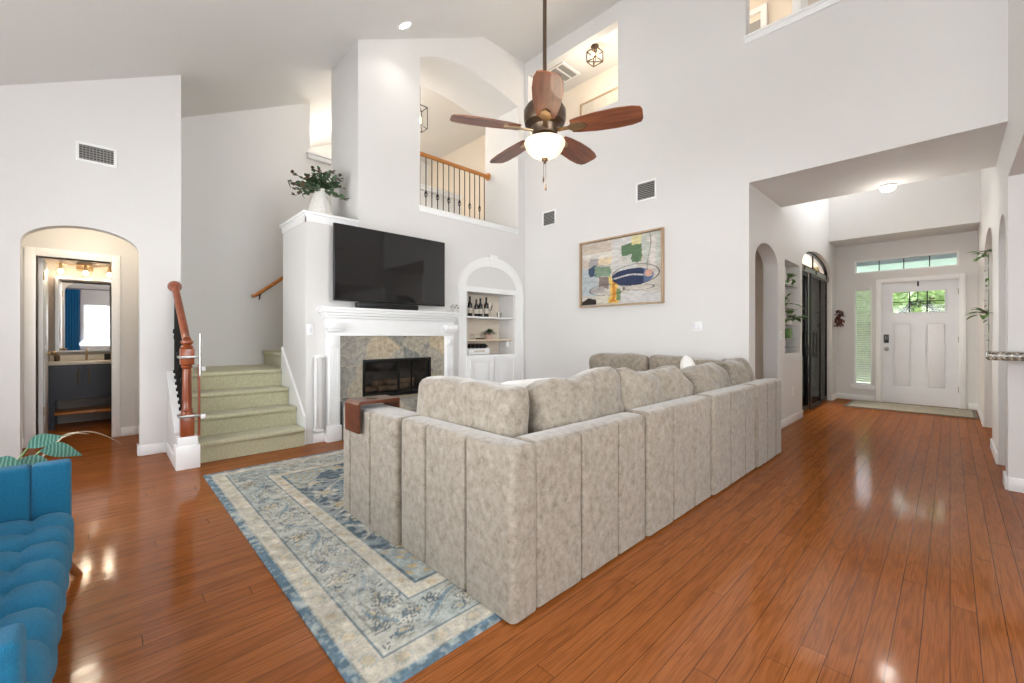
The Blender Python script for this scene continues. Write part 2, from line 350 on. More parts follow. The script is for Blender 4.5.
def arch(x0, x1, z0, zs, zp, n=20):
    """closed loop of an arched opening, bottom-left first, over the top to bottom-right"""
    cx = (x0 + x1) / 2; a = (x1 - x0) / 2
    return [(x0, z0)] + [(cx - a * math.cos(PI * i / n), zs + (zp - zs) * math.sin(PI * i / n)) for i in range(n + 1)] + [(x1, z0)]
def rect(x0, x1, z0, z1): return [(x0, z0), (x0, z1), (x1, z1), (x1, z0)]
def sl(x): return 5.53 - .505 * (4.0 - x) if x < 4 else 5.53      # vaulted ceiling height

# ================================================================ STRUCTURE
struct('floor', MB().box(-1.9, 9.9, -3.1, 8.3, -.08, 0), 'floor')
# fireplace wall, 0.8 m deep
outer = [(1.53, 0), (1.53, 2.45), (2.10, 2.45), (2.10, sl(2.10)), (4.0, 5.53), (4.85, 5.53), (4.85, 0)]
holes = [rect(2.13, 3.06, .42, .876), rect(3.69, 4.60, .873, 1.785), [(2.92, 2.815), (2.92, 4.74), (3.0, 4.79), (3.12, 4.845), (3.26, 4.89), (3.42, 4.925), (3.57, 4.94), (3.8, 4.935), (4.0, 4.915), (4.18, 4.89), (4.35, 4.86), (4.53, 4.82), (4.70, 4.775), (4.70, 2.815)]]
struct('wall_fireplace', MB().prism('Y', 4.74, 5.54, outer, holes), 'paint')
# bathroom wall with arch
a = arch(-.514, .235, 0, 1.94, 2.13)
struct('wall_left', MB().prism('Y', 5.39, 5.51, [(-1.8, 0), (-1.8, sl(-1.8)), (.55, sl(.55)), (.55, 0)] + a[::-1]), 'paint')
struct('wall_stairs_side', MB().prism('X', .43, .55, [(5.51, 0), (5.51, sl(.5)), (6.6, sl(.5)), (6.6, 0)]), 'paint')
struct('wall_back', MB().prism('Y', 6.6, 6.72, [(-1.8, 0), (-1.8, sl(-1.8)), (2.19, sl(2.19)), (2.19, 3.84), (4.97, 3.84), (4.97, 0), (.05, 0), (.05, 1.985), (-.52, 1.985), (-.52, 0)]), 'paint')
struct('trim_1', MB().box(2.14, 4.97, 6.55, 6.75, 3.84, 3.87, .006).box(2.15, 4.97, 6.565, 6.6, 3.78, 3.84, .004), 'trim')
struct('wall_window_left', MB().prism('X', -1.92, -1.8, [(-3.1, 0), (-3.1, 2.7), (6.72, 2.7), (6.72, 0)], [rect(-.9, .75, .5, 2.35), rect(.95, 2.6, .5, 2.35), rect(2.8, 4.4, .5, 2.35)]), 'paint')  # unseen wall, window openings added to let light in
struct('wall_behind', MB().prism('Y', -3.12, -3.0, [(-1.92, 0), (-1.92, 2.6), (4.0, 5.53), (4.97, 5.53), (4.97, 0)], [rect(-.52, .72, .85, 2.17), rect(1.0, 2.5, .85, 2.17), rect(.8, 2.9, 2.8, 3.9)]), 'paint')  # first opening shows in the mirror, the other two are added for light
# right wall with foyer opening and loft openings
outer = [(-3.0, 0), (-3.0, 5.53), (4.74, 5.53), (4.74, 0), (1.46, 0), (1.46, 2.754), (-.30, 2.754), (-.30, 0)]
struct('wall_right', MB().prism('X', 4.85, 4.97, outer, [rect(3.03, 4.665, 4.246, 5.30), rect(-1.3, 1.49, 4.30, 5.30)]), 'paint')
struct('trim_2', MB().box(4.825, 5.0, -1.3, 1.505, 4.275, 4.30, .005).box(4.838, 4.85, -1.3, 1.50, 4.215, 4.275, .004), 'trim')
struct('ceiling', MB().prism('Y', -3.12, 9.4, [(-1.92, sl(-1.92)), (4.0, 5.53), (9.9, 5.53), (9.9, 5.65), (3.97, 5.65), (-1.92, sl(-1.92) + .12)]), 'ceil')
# loft bridge (its underside is the soffit over the foyer opening)
struct('floor_loft', MB().box(4.97, 6.07, -3.0, 9.3, 2.754, 3.0), 'ceil')
struct('wall_loft', MB().prism('X', 5.95, 6.07, [(-3, 3.0), (-3, 5.53), (9.3, 5.53), (9.3, 3.0)]), 'beige')
struct('floor_upper_room', MB().box(.55, 4.97, 6.72, 9.3, 2.6, 2.8), 'beige')
struct('wall_upper_back', MB().prism('Y', 9.2, 9.32, [(-1.9, 2.4), (-1.9, sl(-1.9)), (4.0, 5.53), (5.95, 5.53), (5.95, 2.4)]), 'paint')
# kitchen side header and lowered ceiling
struct('wall_kitchen_header', MB().box(3.0, 4.85, -.42, -.30, 2.34, 5.53), 'paint')
struct('ceiling_kitchen', MB().box(3.0, 4.85, -3.0, -.42, 2.34, 2.44), 'ceil')
# foyer
a1 = arch(5.05, 5.92, 0, 1.98, 2.21); a2 = arch(7.13, 9.33, 0, 2.18, 2.475)
struct('wall_foyer_left', MB().prism('Y', 1.46, 1.62, [(4.97, 0), (4.97, 2.754), (6.07, 2.754), (6.07, 5.53), (9.9, 5.53), (9.9, 0)] + a2[::-1] + a1[::-1], [rect(6.24, 7.01, .92, 2.13)]), 'paint')
struct('wall_alcove', MB().box(4.97, 6.12, 2.3, 2.4, 0, 2.75).box(6.02, 6.12, 1.62, 2.3, 0, 2.75).box(5.0, 6.02, 1.8, 1.9, 2.02, 2.75), 'beige')
struct('wall_niche_back', MB().box(6.18, 7.07, 1.62, 1.64, .86, 2.19), 'paint')
struct('wall_door', MB().prism('X', 9.74, 9.9, [(-.5, 0), (-.5, 2.786), (1.46, 2.786), (1.46, 0), (.836, 0), (.836, 2.07), (-.106, 2.07), (-.106, 0)],
       [rect(.955, 1.204, .283, 2.016), rect(-.098, 1.204, 2.27, 2.50)]), 'paint')
struct('wall_foyer_upper', MB().box(9.03, 9.9, -.5, 1.46, 2.786, 5.53), 'paint')
b1 = arch(5.05, 5.75, 0, 1.95, 2.16); b2 = arch(6.55, 8.0, 0, 2.1, 2.36)
struct('wall_foyer_right', MB().prism('Y', -.5, -.30, [(4.97, 0), (4.97, 2.754), (6.07, 2.754), (6.07, 5.53), (9.9, 5.53), (9.9, 0)] + b2[::-1] + b1[::-1], [rect(6.7, 8.5, 3.6, 5.0)]), 'paint')  # upper hole is an added, unseen window that lets light into the foyer
struct('wall_foyer_niches', MB().box(4.97, 9.9, -.6, -.5, 0, 2.9), 'paint')
# study behind the sliding doors
struct('wall_study', MB().box(6.12, 9.9, 4.7, 4.8, 0, 2.75).box(6.12, 6.2, 2.4, 4.7, 0, 2.75).prism('X', 9.8, 9.9, [(1.62, 0), (1.62, 2.75), (4.7, 2.75), (4.7, 0)], [rect(1.85, 3.5, .35, 2.25)]), 'beige')
struct('ceiling_study', MB().box(6.07, 9.9, 1.62, 4.8, 2.75, 2.83), 'ceil')
# bathroom and its vestibule
struct('wall_bathroom', MB().box(-.9, .95, 8.1, 8.2, 0, 2.5).box(-.9, -.8, 6.72, 8.1, 0, 2.5).box(.85, .95, 6.72, 8.1, 0, 2.5), 'bath')
struct('wall_vestibule', MB().box(-.98, -.9, 5.51, 6.6, 0, 2.5), 'paint')
struct('ceiling_bathroom', MB().box(-.98, .43, 5.51, 6.6, 2.4, 2.5).box(-.9, .95, 6.72, 8.1, 2.4, 2.5), 'ceil')

# baseboards
BB = .10
def bb(name, *boxes):
    m = MB()
    for x0, x1, y0, y1 in boxes: m.box(x0, x1, y0, y1, 0, BB, .004)
    struct(name, m, 'trim')
bb('baseboard_left', (-1.78, -.514, 5.375, 5.39), (.235, .435, 5.375, 5.39), (.22, .235, 5.39, 5.51), (-.514, -.499, 5.39, 5.51))
bb('baseboard_back', (.125, .43, 6.585, 6.6), (-.9, -.60, 6.585, 6.6))
bb('baseboard_fireplace', (1.60, 1.74, 4.725, 4.74), (3.42, 3.52, 4.725, 4.74))
bb('baseboard_right', (4.835, 4.85, 1.47, 4.72), (4.835, 4.85, -1.5, -.30), (4.85, 5.05, -.30, -.285))
bb('baseboard_foyer_left', (4.97, 5.05, 1.445, 1.46), (5.92, 7.13, 1.445, 1.46), (9.33, 9.74, 1.445, 1.46))
bb('baseboard_foyer_right', (5.75, 6.55, -.30, -.285), (8.0, 9.74, -.30, -.285), (5.05, 5.75, -.5, -.485), (6.55, 8.0, -.5, -.485))
bb('baseboard_door', (9.725, 9.74, .93, 1.445), (9.725, 9.74, -.285, -.20))
struct('trim_3', MB().box(9.72, 9.9, .906, 1.25, .245, .283, .006).box(9.725, 9.74, .92, 1.235, .20, .245, .004), 'trim')
# ================================================================ DOORS and WINDOWS of the setting
# front door
d = thing('door_1', (9.80, .36, 0), None, None); del_keys = [k for k in ('label', 'category') if k in d]
d['kind'] = 'structure'
dm = MB()
dm.prism('X', 9.775, 9.82, rect(-.098, .826, .002, 2.06), [rect(.04, .705, 1.53, 1.915), rect(.44, .69, .275, 1.365), rect(.03, .28, .275, 1.365)])
dm.build('door_slab', 'door', d)
for y0, y1 in ((.44, .69), (.03, .28)):
    p = MB(); p.box(9.792, 9.812, y0, y1, .275, 1.365).box(9.779, 9.80, y0 + .028, y1 - .028, .303, 1.337, .009); p.build('door_panel', 'door', d)
fm = MB()
for y0, y1, z0, z1 in ((.04, .705, 1.53, 1.55), (.04, .705, 1.895, 1.915), (.04, .06, 1.55, 1.895), (.685, .705, 1.55, 1.895)): fm.box(9.765, 9.82, y0, y1, z0, z1, .004)
fm.build('glazing_frame', 'door', d)
mu = MB()
mu.box(9.785, 9.80, .47, .485, 1.55, 1.895).box(9.785, 9.80, .255, .27, 1.55, 1.895).box(9.785, 9.80, .37, .38, 1.70, 1.895).box(9.785, 9.80, .06, .685, 1.722, 1.734)
mu.build('muntin', 'black', d)
MB().box(9.802, 9.806, .06, .685, 1.55, 1.895).build('glass_pane', 'glass', d)
for z in (.25, 1.05, 1.82): MB().cyl((9.772, -.094, z), (9.772, -.094, z + .09), .007, seg=8).build('hinge', 'chrome', d)
k = MB(); k.box(9.752, 9.775, .735, .80, 1.03, 1.175, .01); lock = k.build('keypad_lock', 'blackp', d)
kk = MB()
for i in range(4):
    for j in range(2): kk.box(9.749, 9.753, .75 + j * .022, .763 + j * .022, 1.09 + i * .018, 1.102 + i * .018, .002)
kk.build('keypad_buttons', 'chrome', lock)
k = MB(); k.cyl((9.775, .765, .925), (9.766, .765, .925), .033, seg=20).cyl((9.766, .765, .925), (9.735, .765, .925), .012, seg=12).sphere((9.722, .765, .925), .028, (.75, 1, 1)); k.build('door_knob', 'chrome', d)
cs = MB()
cs.box(9.722, 9.74, .836, .905, 0, 2.14, .006).box(9.722, 9.74, -.175, -.106, 0, 2.14, .006).box(9.722, 9.74, -.106, .836, 2.07, 2.14, .006)
cs.box(9.74, 9.9, .826, .836, 0, 2.07).box(9.74, 9.9, -.106, -.098, 0, 2.07).box(9.74, 9.9, -.098, .826, 2.062, 2.07)
struct('trim_4', cs, 'trim')
h = MB(); h.box(9.762, 9.778, .36, .382, 1.98, 2.068, .002); h.build('wreath_hook', 'black', d)
# wreath behind the door glass
wr = MB()
for i in range(420):
    t = random.uniform(R(5), R(175)); rr = random.gauss(.20, .028)
    p = (9.88 + random.uniform(-.03, .03), .36 + rr * 1.05 * math.cos(t), 1.50 + rr * math.sin(t) * 1.05)
    wr.leaf(p, (random.uniform(-1, 1), random.uniform(-1, 1), random.uniform(-1, 1)), .05, .022, n=2)
tag(wr.build('wreath', 'fern', None, (9.88, .36, 1.5)), 'leafy green door wreath seen through the front door glass', 'wreath')
# sidelight, transom
wdw = thing('window_1', (9.8, 1.08, .283), None, None); wdw['kind'] = 'structure'
f = MB()
for y0, y1, z0, z1 in ((.955, .975, .283, 2.016), (1.184, 1.204, .283, 2.016), (.975, 1.184, .283, .305), (.975, 1.184, 1.994, 2.016)): f.box(9.76, 9.88, y0, y1, z0, z1)
f.build('window_frame', 'trim', wdw); MB().box(9.86, 9.864, .975, 1.184, .305, 1.994).build('glass_pane', 'glass', wdw)
bl = MB()
for i in range(42):
    z = .33 + i * .0395
    vs = [bl.bm.verts.new(p) for p in ((9.79, .98, z), (9.79, 1.18, z), (9.825, 1.18, z + .026), (9.825, .98, z + .026), (9.79, .98, z + .002), (9.79, 1.18, z + .002), (9.825, 1.18, z + .028), (9.825, .98, z + .028))]
    for q in ((0,1,2,3),(7,6,5,4),(0,4,5,1),(1,5,6,2),(2,6,7,3),(3,7,4,0)): bl.bm.faces.new([vs[t] for t in q])
bl.box(9.785, 9.83, .977, 1.182, 1.965, 1.994).cyl((9.786, 1.0, 1.2), (9.786, 1.0, 1.97), .003, seg=6)
tag(bl.build('window_blind', 'blind', None, (9.8, 1.08, .305)), 'white horizontal slat blind in the narrow sidelight window left of the front door', 'window blind')
wdw = thing('window_2', (9.8, .55, 2.27), None, None); wdw['kind'] = 'structure'
f = MB()
for y0, y1, z0, z1 in ((-.098, -.075, 2.27, 2.5), (1.181, 1.204, 2.27, 2.5), (-.075, 1.181, 2.27, 2.29), (-.075, 1.181, 2.48, 2.5)): f.box(9.75, 9.88, y0, y1, z0, z1)
f.build('window_frame', 'trim', wdw); m_ = MB()
for y in (.235, .55, .87): m_.box(9.84, 9.855, y - .006, y + .006, 2.29, 2.48)
m_.build('muntin', 'black', wdw); MB().box(9.86, 9.864, -.075, 1.181, 2.29, 2.48).build('glass_pane', 'glass', wdw)
# windows: the mirrored back one and the study one are known, others added for light
n = 3
def plain_window(plane, c, a0, a1, z0, z1, mull):
    global n
    if plane == 'X': wd = thing('window_%d' % n, (c, (a0 + a1) / 2, z0), None, None)
    else: wd = thing('window_%d' % n, ((a0 + a1) / 2, c, z0), None, None)
    wd['kind'] = 'structure'; n += 1
    f = MB(); g = MB()
    def B(mb, p0, p1, q0, q1, e=.03):
        if plane == 'X': mb.box(c - e, c + e, p0, p1, q0, q1)
        else: mb.box(p0, p1, c - e, c + e, q0, q1)
    for r_ in ((a0, a0 + .05, z0, z1), (a1 - .05, a1, z0, z1), (a0 + .05, a1 - .05, z0, z0 + .05), (a0 + .05, a1 - .05, z1 - .05, z1), (a0 + .05, a1 - .05, (z0 + z1) / 2 - .02, (z0 + z1) / 2 + .02)): B(f, *r_)
    for i in range(mull):
        x = a0 + (a1 - a0) * (i + 1) / (mull + 1); B(f, x - .012, x + .012, z0, z1, .012)
    f.build('window_frame', 'trim', wd); B(g, a0 + .05, a1 - .05, z0 + .05, z1 - .05, .003); g.build('glass_pane', 'glass', wd)
for a0, a1 in ((-.9, .75), (.95, 2.6), (2.8, 4.4)): plain_window('X', -1.86, a0, a1, .5, 2.35, 1)  # unseen left windows, added as a light source
for a0, a1 in ((-.52, .72), (1.0, 2.5)): plain_window('Y', -3.06, a0, a1, .85, 2.17, 1)  # first one shows in the bathroom mirror, second is added for light
plain_window('Y', -3.06, .8, 2.9, 2.8, 3.9, 3)  # unseen upper window, added for light
plain_window('X', 9.85, 1.85, 3.5, .35, 2.25, 1)
plain_window('Y', -.40, 6.7, 8.5, 3.6, 5.0, 2)  # unseen high foyer window, added to brighten the foyer
# blinds of the study window
bl = MB()
for i in range(46): bl.box(9.755, 9.785, 1.86, 3.48, .38 + i * .04, .386 + i * .04)
bl.box(9.755, 9.79, 1.86, 3.48, 2.21, 2.25).cyl((9.77, 2.2, .4), (9.77, 2.2, 2.22), .002, seg=6).cyl((9.77, 3.2, .4), (9.77, 3.2, 2.22), .002, seg=6)
tag(bl.build('window_blind', 'blind', None, (9.77, 2.74, .35)), 'white horizontal blind on the study window behind the black sliding doors', 'window blind')
# bathroom door frame and open leaf
cs = MB()
cs.box(-.60, -.52, 6.58, 6.6, 0, 2.07, .006).box(.05, .125, 6.58, 6.6, 0, 2.07, .006).box(-.52, .05, 6.58, 6.6, 1.985, 2.07, .006)
cs.box(-.535, -.52, 6.6, 6.72, 0, 1.985).box(.05, .065, 6.6, 6.72, 0, 1.985).box(-.52, .05, 6.6, 6.72, 1.985, 2.0)
struct('trim_5', cs, 'trim')
d = thing('door_2', (-.50, 6.74, 0), None, None); d['kind'] = 'structure'
pr = MB(); pr.box(-.515, -.48, 6.735, 7.27, .01, 1.98, .003)
for z0, z1 in ((.2, .9), (1.05, 1.8)): pr.box(-.482, -.474, 6.83, 7.18, z0, z1, .004)
pr.build('door_slab', 'door', d)
for z in (.3, 1.75): MB().box(-.479, -.470, 6.725, 6.75, z, z + .09).build('hinge', 'gold', d)
k = MB(); k.cyl((-.48, 7.21, .95), (-.455, 7.21, .95), .025, seg=16).sphere((-.43, 7.21, .95), .028); k.build('door_knob', 'gold', d)

# fireplace wall trim: cornice on the ledge, niche surround, skirt board, mantel
struct('trim_6', MB().box(1.50, 2.10, 4.71, 5.57, 2.45, 2.48, .005).box(1.515, 2.10, 4.725, 5.555, 2.42, 2.45, .004).box(1.52, 1.53, 4.73, 5.54, 2.37, 2.42).box(1.52, 2.10, 4.73, 4.74, 2.37, 2.42), 'trim')
struct('trim_7', MB().box(2.88, 4.72, 4.72, 5.5, 2.815, 2.835, .004).box(2.90, 4.71, 4.725, 4.74, 2.755, 2.815, .003), 'trim')
# niche surround with keystone and arched panel
ns = MB()
oa = arch(3.53, 4.80, .0, 1.80, 2.32, 28); ia = arch(3.66, 4.64, .0, 1.86, 2.18, 28)
ns.prism('Y', 4.728, 4.74, oa[:] + ia[::-1])
ns.prism('Y', 4.718, 4.728, arch(3.53, 4.80, 1.80, 1.80, 2.32, 28)[1:-1] + arch(3.57, 4.76, 1.80, 1.80, 2.28, 28)[1:-1][::-1])
ns.box(3.53, 3.57, 4.718, 4.728, .1, 1.8).box(4.76, 4.80, 4.718, 4.728, .1, 1.8)
ns.prism('Y', 4.708, 4.73, [(4.10, 2.17), (4.085, 2.35), (4.235, 2.35), (4.22, 2.17)])
ns.box(3.66, 4.64, 4.73, 4.74, 1.785, 1.86).box(3.52, 3.68, 4.695, 4.74, 0, .12)
ns.box(4.62, 4.81, 4.695, 4.74, 0, .12)
struct('trim_8', ns, 'trim')

# cabinet with doors below the niche; shelves
cb = thing('niche_cabinet', (4.145, 4.72, 0), 'white two-door base cabinet below the open arched shelves', 'cabinet')
MB().box(3.66, 4.64, 4.70, 4.74, 0, .873).build('body', 'trim', cb)
for x0, x1 in ((3.70, 4.135), (4.155, 4.60)):
    m_ = MB(); m_.box(x0, x1, 4.684, 4.70, .12, .84, .003)
    m_.prism('Y', 4.674, 4.684, rect(x0, x1, .12, .84), [rect(x0 + .06, x1 - .06, .18, .78)]).box(x0 + .085, x1 - .085, 4.677, 4.684, .205, .755, .004)
    m_.build('door', 'trim', cb)
MB().box(3.69, 4.60, 4.735, 5.10, .873, .878).box(3.69, 4.60, 5.09, 5.10, .878, 1.785)
nb = MB(); nb.box(3.69, 4.60, 5.08, 5.10, .873, 1.785); struct('wall_shelf_back', nb, 'beige')
for z, m0, lb in ((1.435, 'trim', 'white upper shelf carrying the wine bottles in the arched niche'), (1.10, 'shelfw', 'pale wood middle shelf carrying the small potted fern')):
    tag(MB().box(3.69, 4.60, 4.76, 5.08, z - .025, z, .003).build('wall_shelf', m0, None, (4.145, 4.9, z - .025)), lb, 'shelf', 'niche shelves')

# mantel
mt = thing('fireplace_mantel', (2.56, 4.7, 0), 'white carved mantel with fluted pilasters around the stone fireplace', 'mantel')
m_ = MB(); m_.box(1.635, 3.47, 4.57, 4.74, 1.435, 1.465, .006).box(1.65, 3.455, 4.585, 4.74, 1.405, 1.435, .006).box(1.67, 3.44, 4.61, 4.74, 1.375, 1.405, .008).box(1.69, 3.42, 4.64, 4.74, 1.345, 1.375, .008)
m_.build('mantel_shelf', 'trim', mt)
m_ = MB(); m_.box(1.72, 3.41, 4.675, 4.74, 1.15, 1.345, .003).box(1.72, 3.41, 4.665, 4.675, 1.15, 1.175, .003); m_.build('frieze', 'trim', mt)
for x0 in (1.73, 3.265):
    p = MB(); p.box(x0, x0 + .135, 4.665, 4.74, 0, 1.15, .003)
    for i in range(4): p.box(x0 + .018 + i * .027, x0 + .033 + i * .027, 4.657, 4.665, .2, 1.0, .003)
    p.box(x0 + .012, x0 + .123, 4.652, 4.665, 1.025, 1.135, .004).box(x0 + .04, x0 + .095, 4.645, 4.652, 1.05, 1.11, .004)
    p.box(x0 - .012, x0 + .147, 4.645, 4.74, 0, .17, .005)
    p.build('pilaster', 'trim', mt)
    q = MB(); q.box(x0 - .03, x0 + .165, 4.61, 4.675, 1.225, 1.30, .006).box(x0 - .015, x0 + .15, 4.625, 4.675, 1.20, 1.225, .004); q.build('capital_block', 'trim', mt)
# stone surround + hearth + firebox
st = thing('stone_fireplace', (2.56, 4.6, 0), 'slate stone fireplace surround with raised hearth and black glass firebox', 'fireplace')
MB().prism('Y', 4.70, 4.74, rect(1.865, 3.265, .42, 1.15), [rect(2.135, 3.055, .42, .876)]).build('stone_surround', 'stone', st)
MB().box(1.89, 3.24, 4.28, 4.74, 0, .42, .012).build('hearth', 'stone', st)
fb = MB(); fb.box(2.14, 3.05, 5.2, 5.22, .42, .87).box(2.135, 2.14, 4.76, 5.2, .42, .87).box(3.05, 3.055, 4.76, 5.2, .42, .87).box(2.14, 3.05, 4.76, 5.2, .421, .425).box(2.14, 3.05, 4.76, 5.2, .87, .875); M['firebrick'] = mat('sooty_firebrick', (92, 86, 80), .9, var=.3); fb.build('firebox', 'firebrick', st)
fr = MB()
for x0, x1, z0, z1 in ((2.135, 2.165, .425, .876), (3.025, 3.055, .425, .876), (2.165, 3.025, .425, .46), (2.165, 3.025, .835, .876), (2.585, 2.605, .46, .835), (2.77, 2.78, .46, .835)): fr.box(x0, x1, 4.69, 4.72, z0, z1, .002)
fr.build('door_frame', 'black', st)
MB().box(2.165, 3.025, 4.704, 4.707, .46, .835).build('glass_door', 'dglass', st)
lg = MB()
for i, (x, y, a_, z) in enumerate(((2.35, 4.95, .1, .49), (2.6, 4.9, -.15, .49), (2.8, 4.98, .2, .49), (2.5, 4.95, .5, .56), (2.75, 4.93, -.4, .56))):
    lg.cyl((x - .17 * math.cos(a_), y - .17 * math.sin(a_), z), (x + .17 * math.cos(a_), y + .17 * math.sin(a_), z + .02), .038, .033, seg=10)
M['log'] = mat('ceramic_log', (150, 124, 98), .9, var=.4); lg.build('log', 'log', st)['kind'] = 'stuff'
# retracted baby gate housing
g = thing('retractable_gate', (1.645, 4.70, .13), 'white retracted baby gate housing standing on the wall between stairs and mantel', 'baby gate')
MB().cyl((1.645, 4.69, .15), (1.645, 4.69, .92), .032, seg=18).build('rolled_mesh', 'trim', g)
MB().box(1.60, 1.69, 4.65, 4.74, .13, .16, .008).build('bracket', 'trim', g); MB().box(1.60, 1.69, 4.65, 4.74, .91, .94, .008).build('bracket', 'trim', g)
MB().box(1.598, 1.612, 4.64, 4.70, .16, .91, .004).build('pull_bar', 'trim', g)

# ================================================================ STAIRS
st = thing('staircase', (1.0, 4.7, 0), 'sage green carpeted staircase with a landing turning right behind the fireplace wall', 'staircase')
RI = .19; TR = .27
def carpet_step(x0, x1, y0, y1, z0, z1, nose):
    m_ = MB()
    if nose == 'Y':
        m_.box(x0, x1, y0 + .03, y1, z0, z1 - .045).box(x0, x1, y0, y1, z1 - .045, z1, .018, 3)
    else:
        m_.box(x0 + .03, x1, y0, y1, z0, z1 - .045).box(x0, x1, y0, y1, z1 - .045, z1, .018, 3)
    return m_
for i in range(3): carpet_step(.56, 1.505, 4.67 + i * TR, 4.97 + i * TR, 0, (i + 1) * RI, 'Y').build('step', 'carpet', st)
carpet_step(.56, 1.505, 5.48, 5.56, 0, .76, 'Y').build('step', 'carpet', st)
MB().box(.56, 1.58, 5.56, 6.59, .60, .76).build('landing', 'carpet', st)
for i in range(10): carpet_step(1.55 + i * TR, 1.85 + i * TR, 5.56, 6.59, .5, .76 + (i + 1) * RI, 'X').build('step', 'carpet', st)
# skirt board on the fireplace side, stringer on the newel side
sk = MB(); sk.prism('X', 1.508, 1.53, [(4.735, 0), (4.735, .30), (5.50, .30 + .68), (5.53, 1.02), (5.53, 0)]); sk.build('skirt_board', 'trim', st)
sg = MB(); sg.prism('X', .445, .545, [(4.73, 0), (4.73, .32), (5.385, .32 + .46), (5.385, 0)]); sg.build('stringer', 'paint', st)
sc_ = MB(); sc_.prism('X', .435, .555, [(4.72, .30), (4.72, .335), (5.385, .335 + .468), (5.385, .30 + .468)]); sc_.build('stringer_cap', 'trim', st)
struct('baseboard_stairs', MB().box(.43, .445, 4.73, 5.375, 0, BB, .003), 'trim')
# newel + rail + balusters : banister
bn = thing('stair_banister', (.51, 4.65, 0), 'reddish wooden banister with square newel and black twisted iron balusters', 'banister')
NX, NY = .515, 4.645
m_ = MB(); m_.box(NX - .085, NX + .085, NY - .085, NY + .085, 0, .20, .005).box(NX - .07, NX + .07, NY - .07, NY + .07, .20, .275, .004); m_.build('newel_base', 'trim', bn)
m_ = MB(); m_.box(NX - .048, NX + .048, NY - .048, NY + .048, .275, .47, .004).box(NX - .048, NX + .048, NY - .048, NY + .048, .90, 1.04, .004)
m_.lathe([(.045, .47), (.038, .49), (.043, .50), (.034, .52), (.036, .60), (.032, .84), (.03, .86), (.042, .88), (.034, .89), (.046, .90)], (NX, NY, 0), 24)
m_.lathe([(.04, 1.04), (.048, 1.055), (.03, 1.07), (.046, 1.09), (.046, 1.105), (.02, 1.12)], (NX, NY, 0), 24); m_.build('newel_post', 'rail', bn)
m_ = MB(); m_.tube([(NX, NY - .01, 1.115), (NX, NY + .07, 1.135), (NX, NY + .14, 1.185), (.50, 5.345, 1.63)], .031, 12); m_.build('handrail', 'rail', bn)
m_ = MB(); m_.cyl((.50, 5.385, 1.645), (.50, 5.36, 1.645), .058, .052, seg=24).cyl((.50, 5.36, 1.645), (.50, 5.335, 1.64), .045, .035, seg=20); m_.build('rosette', 'rail', bn)
m_ = None
for i in range(9):
    y = NY + .12 + i * .075; z0 = .335 + (y - 4.72) * .70 + .0; z1 = 1.15 + (y - (NY + .14)) * .79 if y > NY + .14 else 1.13
    b = MB(); b.cyl((.50, y, z0 - .01), (.50, y, z1), .0075, seg=6); b.box(.485, .515, y - .015, y + .015, z0 - .01, z0 + .025, .004)
    if i % 2 == 0: b.sphere((.50, y, (z0 + z1) / 2), .022, (1, 1, 1.6), 1)
    else:
        zc = (z0 + z1) / 2
        for q in range(4): b.tube([(.50 + .018 * math.sin(PI * k / 8) * math.cos(PI / 2 * q + k * .4), y + .018 * math.sin(PI * k / 8) * math.sin(PI / 2 * q + k * .4), zc - .07 + .14 * k / 8) for k in range(9)], .003, 5)
    b.build('baluster', 'black', bn)
# gate hardware clamped on the newel
gh = thing('gate_mounting_kit', (NX + .06, NY - .06, .42), 'metal clamps and vertical bar for a baby gate strapped to the newel', 'gate hardware')
for z in (.44, .955):
    m_ = MB(); m_.box(NX - .065, NX + .085, NY - .063, NY - .051, z, z + .022, .003).box(NX + .051, NX + .063, NY - .055, NY + .06, z, z + .022, .003).box(NX - .063, NX - .051, NY - .06, NY + .06, z, z + .022, .003).box(NX - .065, NX + .063, NY + .05, NY + .06, z, z + .022, .003); m_.build('clamp', 'chrome', gh)
MB().box(NX + .07, NX + .088, NY - .06, NY - .04, .275, .90).build('wood_strip', 'rail', gh)
MB().cyl((NX + .085, NY - .07, .80), (NX + .085, NY - .07, 1.17), .009, seg=10).build('vertical_bar', 'chrome', gh)
for z in (.42, .84): MB().box(NX + .09, NX + .125, NY - .065, NY - .035, z, z + .04, .005).build('stopper', 'trim', gh)
# wall handrail on back wall
hr = thing('wall_handrail', (1.6, 6.55, 1.7), 'oak handrail fixed to the wall above the stair landing', 'handrail')
MB().tube([(1.42, 6.53, 1.685), (1.46, 6.53, 1.70), (2.6, 6.53, 2.60)], .024, 12).build('rail', 'oak', hr)
for x in (1.52, 2.4):
    z = 1.70 + (x - 1.46) * .79; MB().tube([(x, 6.60, z - .09), (x, 6.56, z - .09), (x, 6.53, z - .03)], .008, 8).build('bracket', 'bronze', hr)
# balcony railing
br = thing('balcony_railing', (3.8, 5.48, 2.83), 'honey oak balcony rail on black iron balusters under the upper arch', 'railing')
MB().tube([(2.71, 5.46, 3.86), (4.67, 5.46, 3.86)], .032, 12).build('rail', 'oak', br)
MB().cyl((4.70, 5.46, 3.86), (4.675, 5.46, 3.86), .062, seg=24).cyl((4.675, 5.46, 3.86), (4.655, 5.46, 3.86), .045, seg=20).build('rosette', 'oak', br)
i = 0; x = 4.61
while x > 2.75:
    b = MB(); b.cyl((x, 5.46, 2.835), (x, 5.46, 3.84), .008, seg=6); b.box(x - .014, x + .014, 5.446, 5.474, 2.835, 2.86)
    if i % 2 == 1:
        for q in range(4): b.tube([(x + .022 * math.sin(PI * k / 8) * math.cos(PI / 2 * q + k * .3), 5.46 + .022 * math.sin(PI * k / 8) * math.sin(PI / 2 * q + k * .3), 3.22 + .12 * k / 8) for k in range(9)], .0045, 5)
    b.build('baluster', 'black', br); x -= .104; i += 1

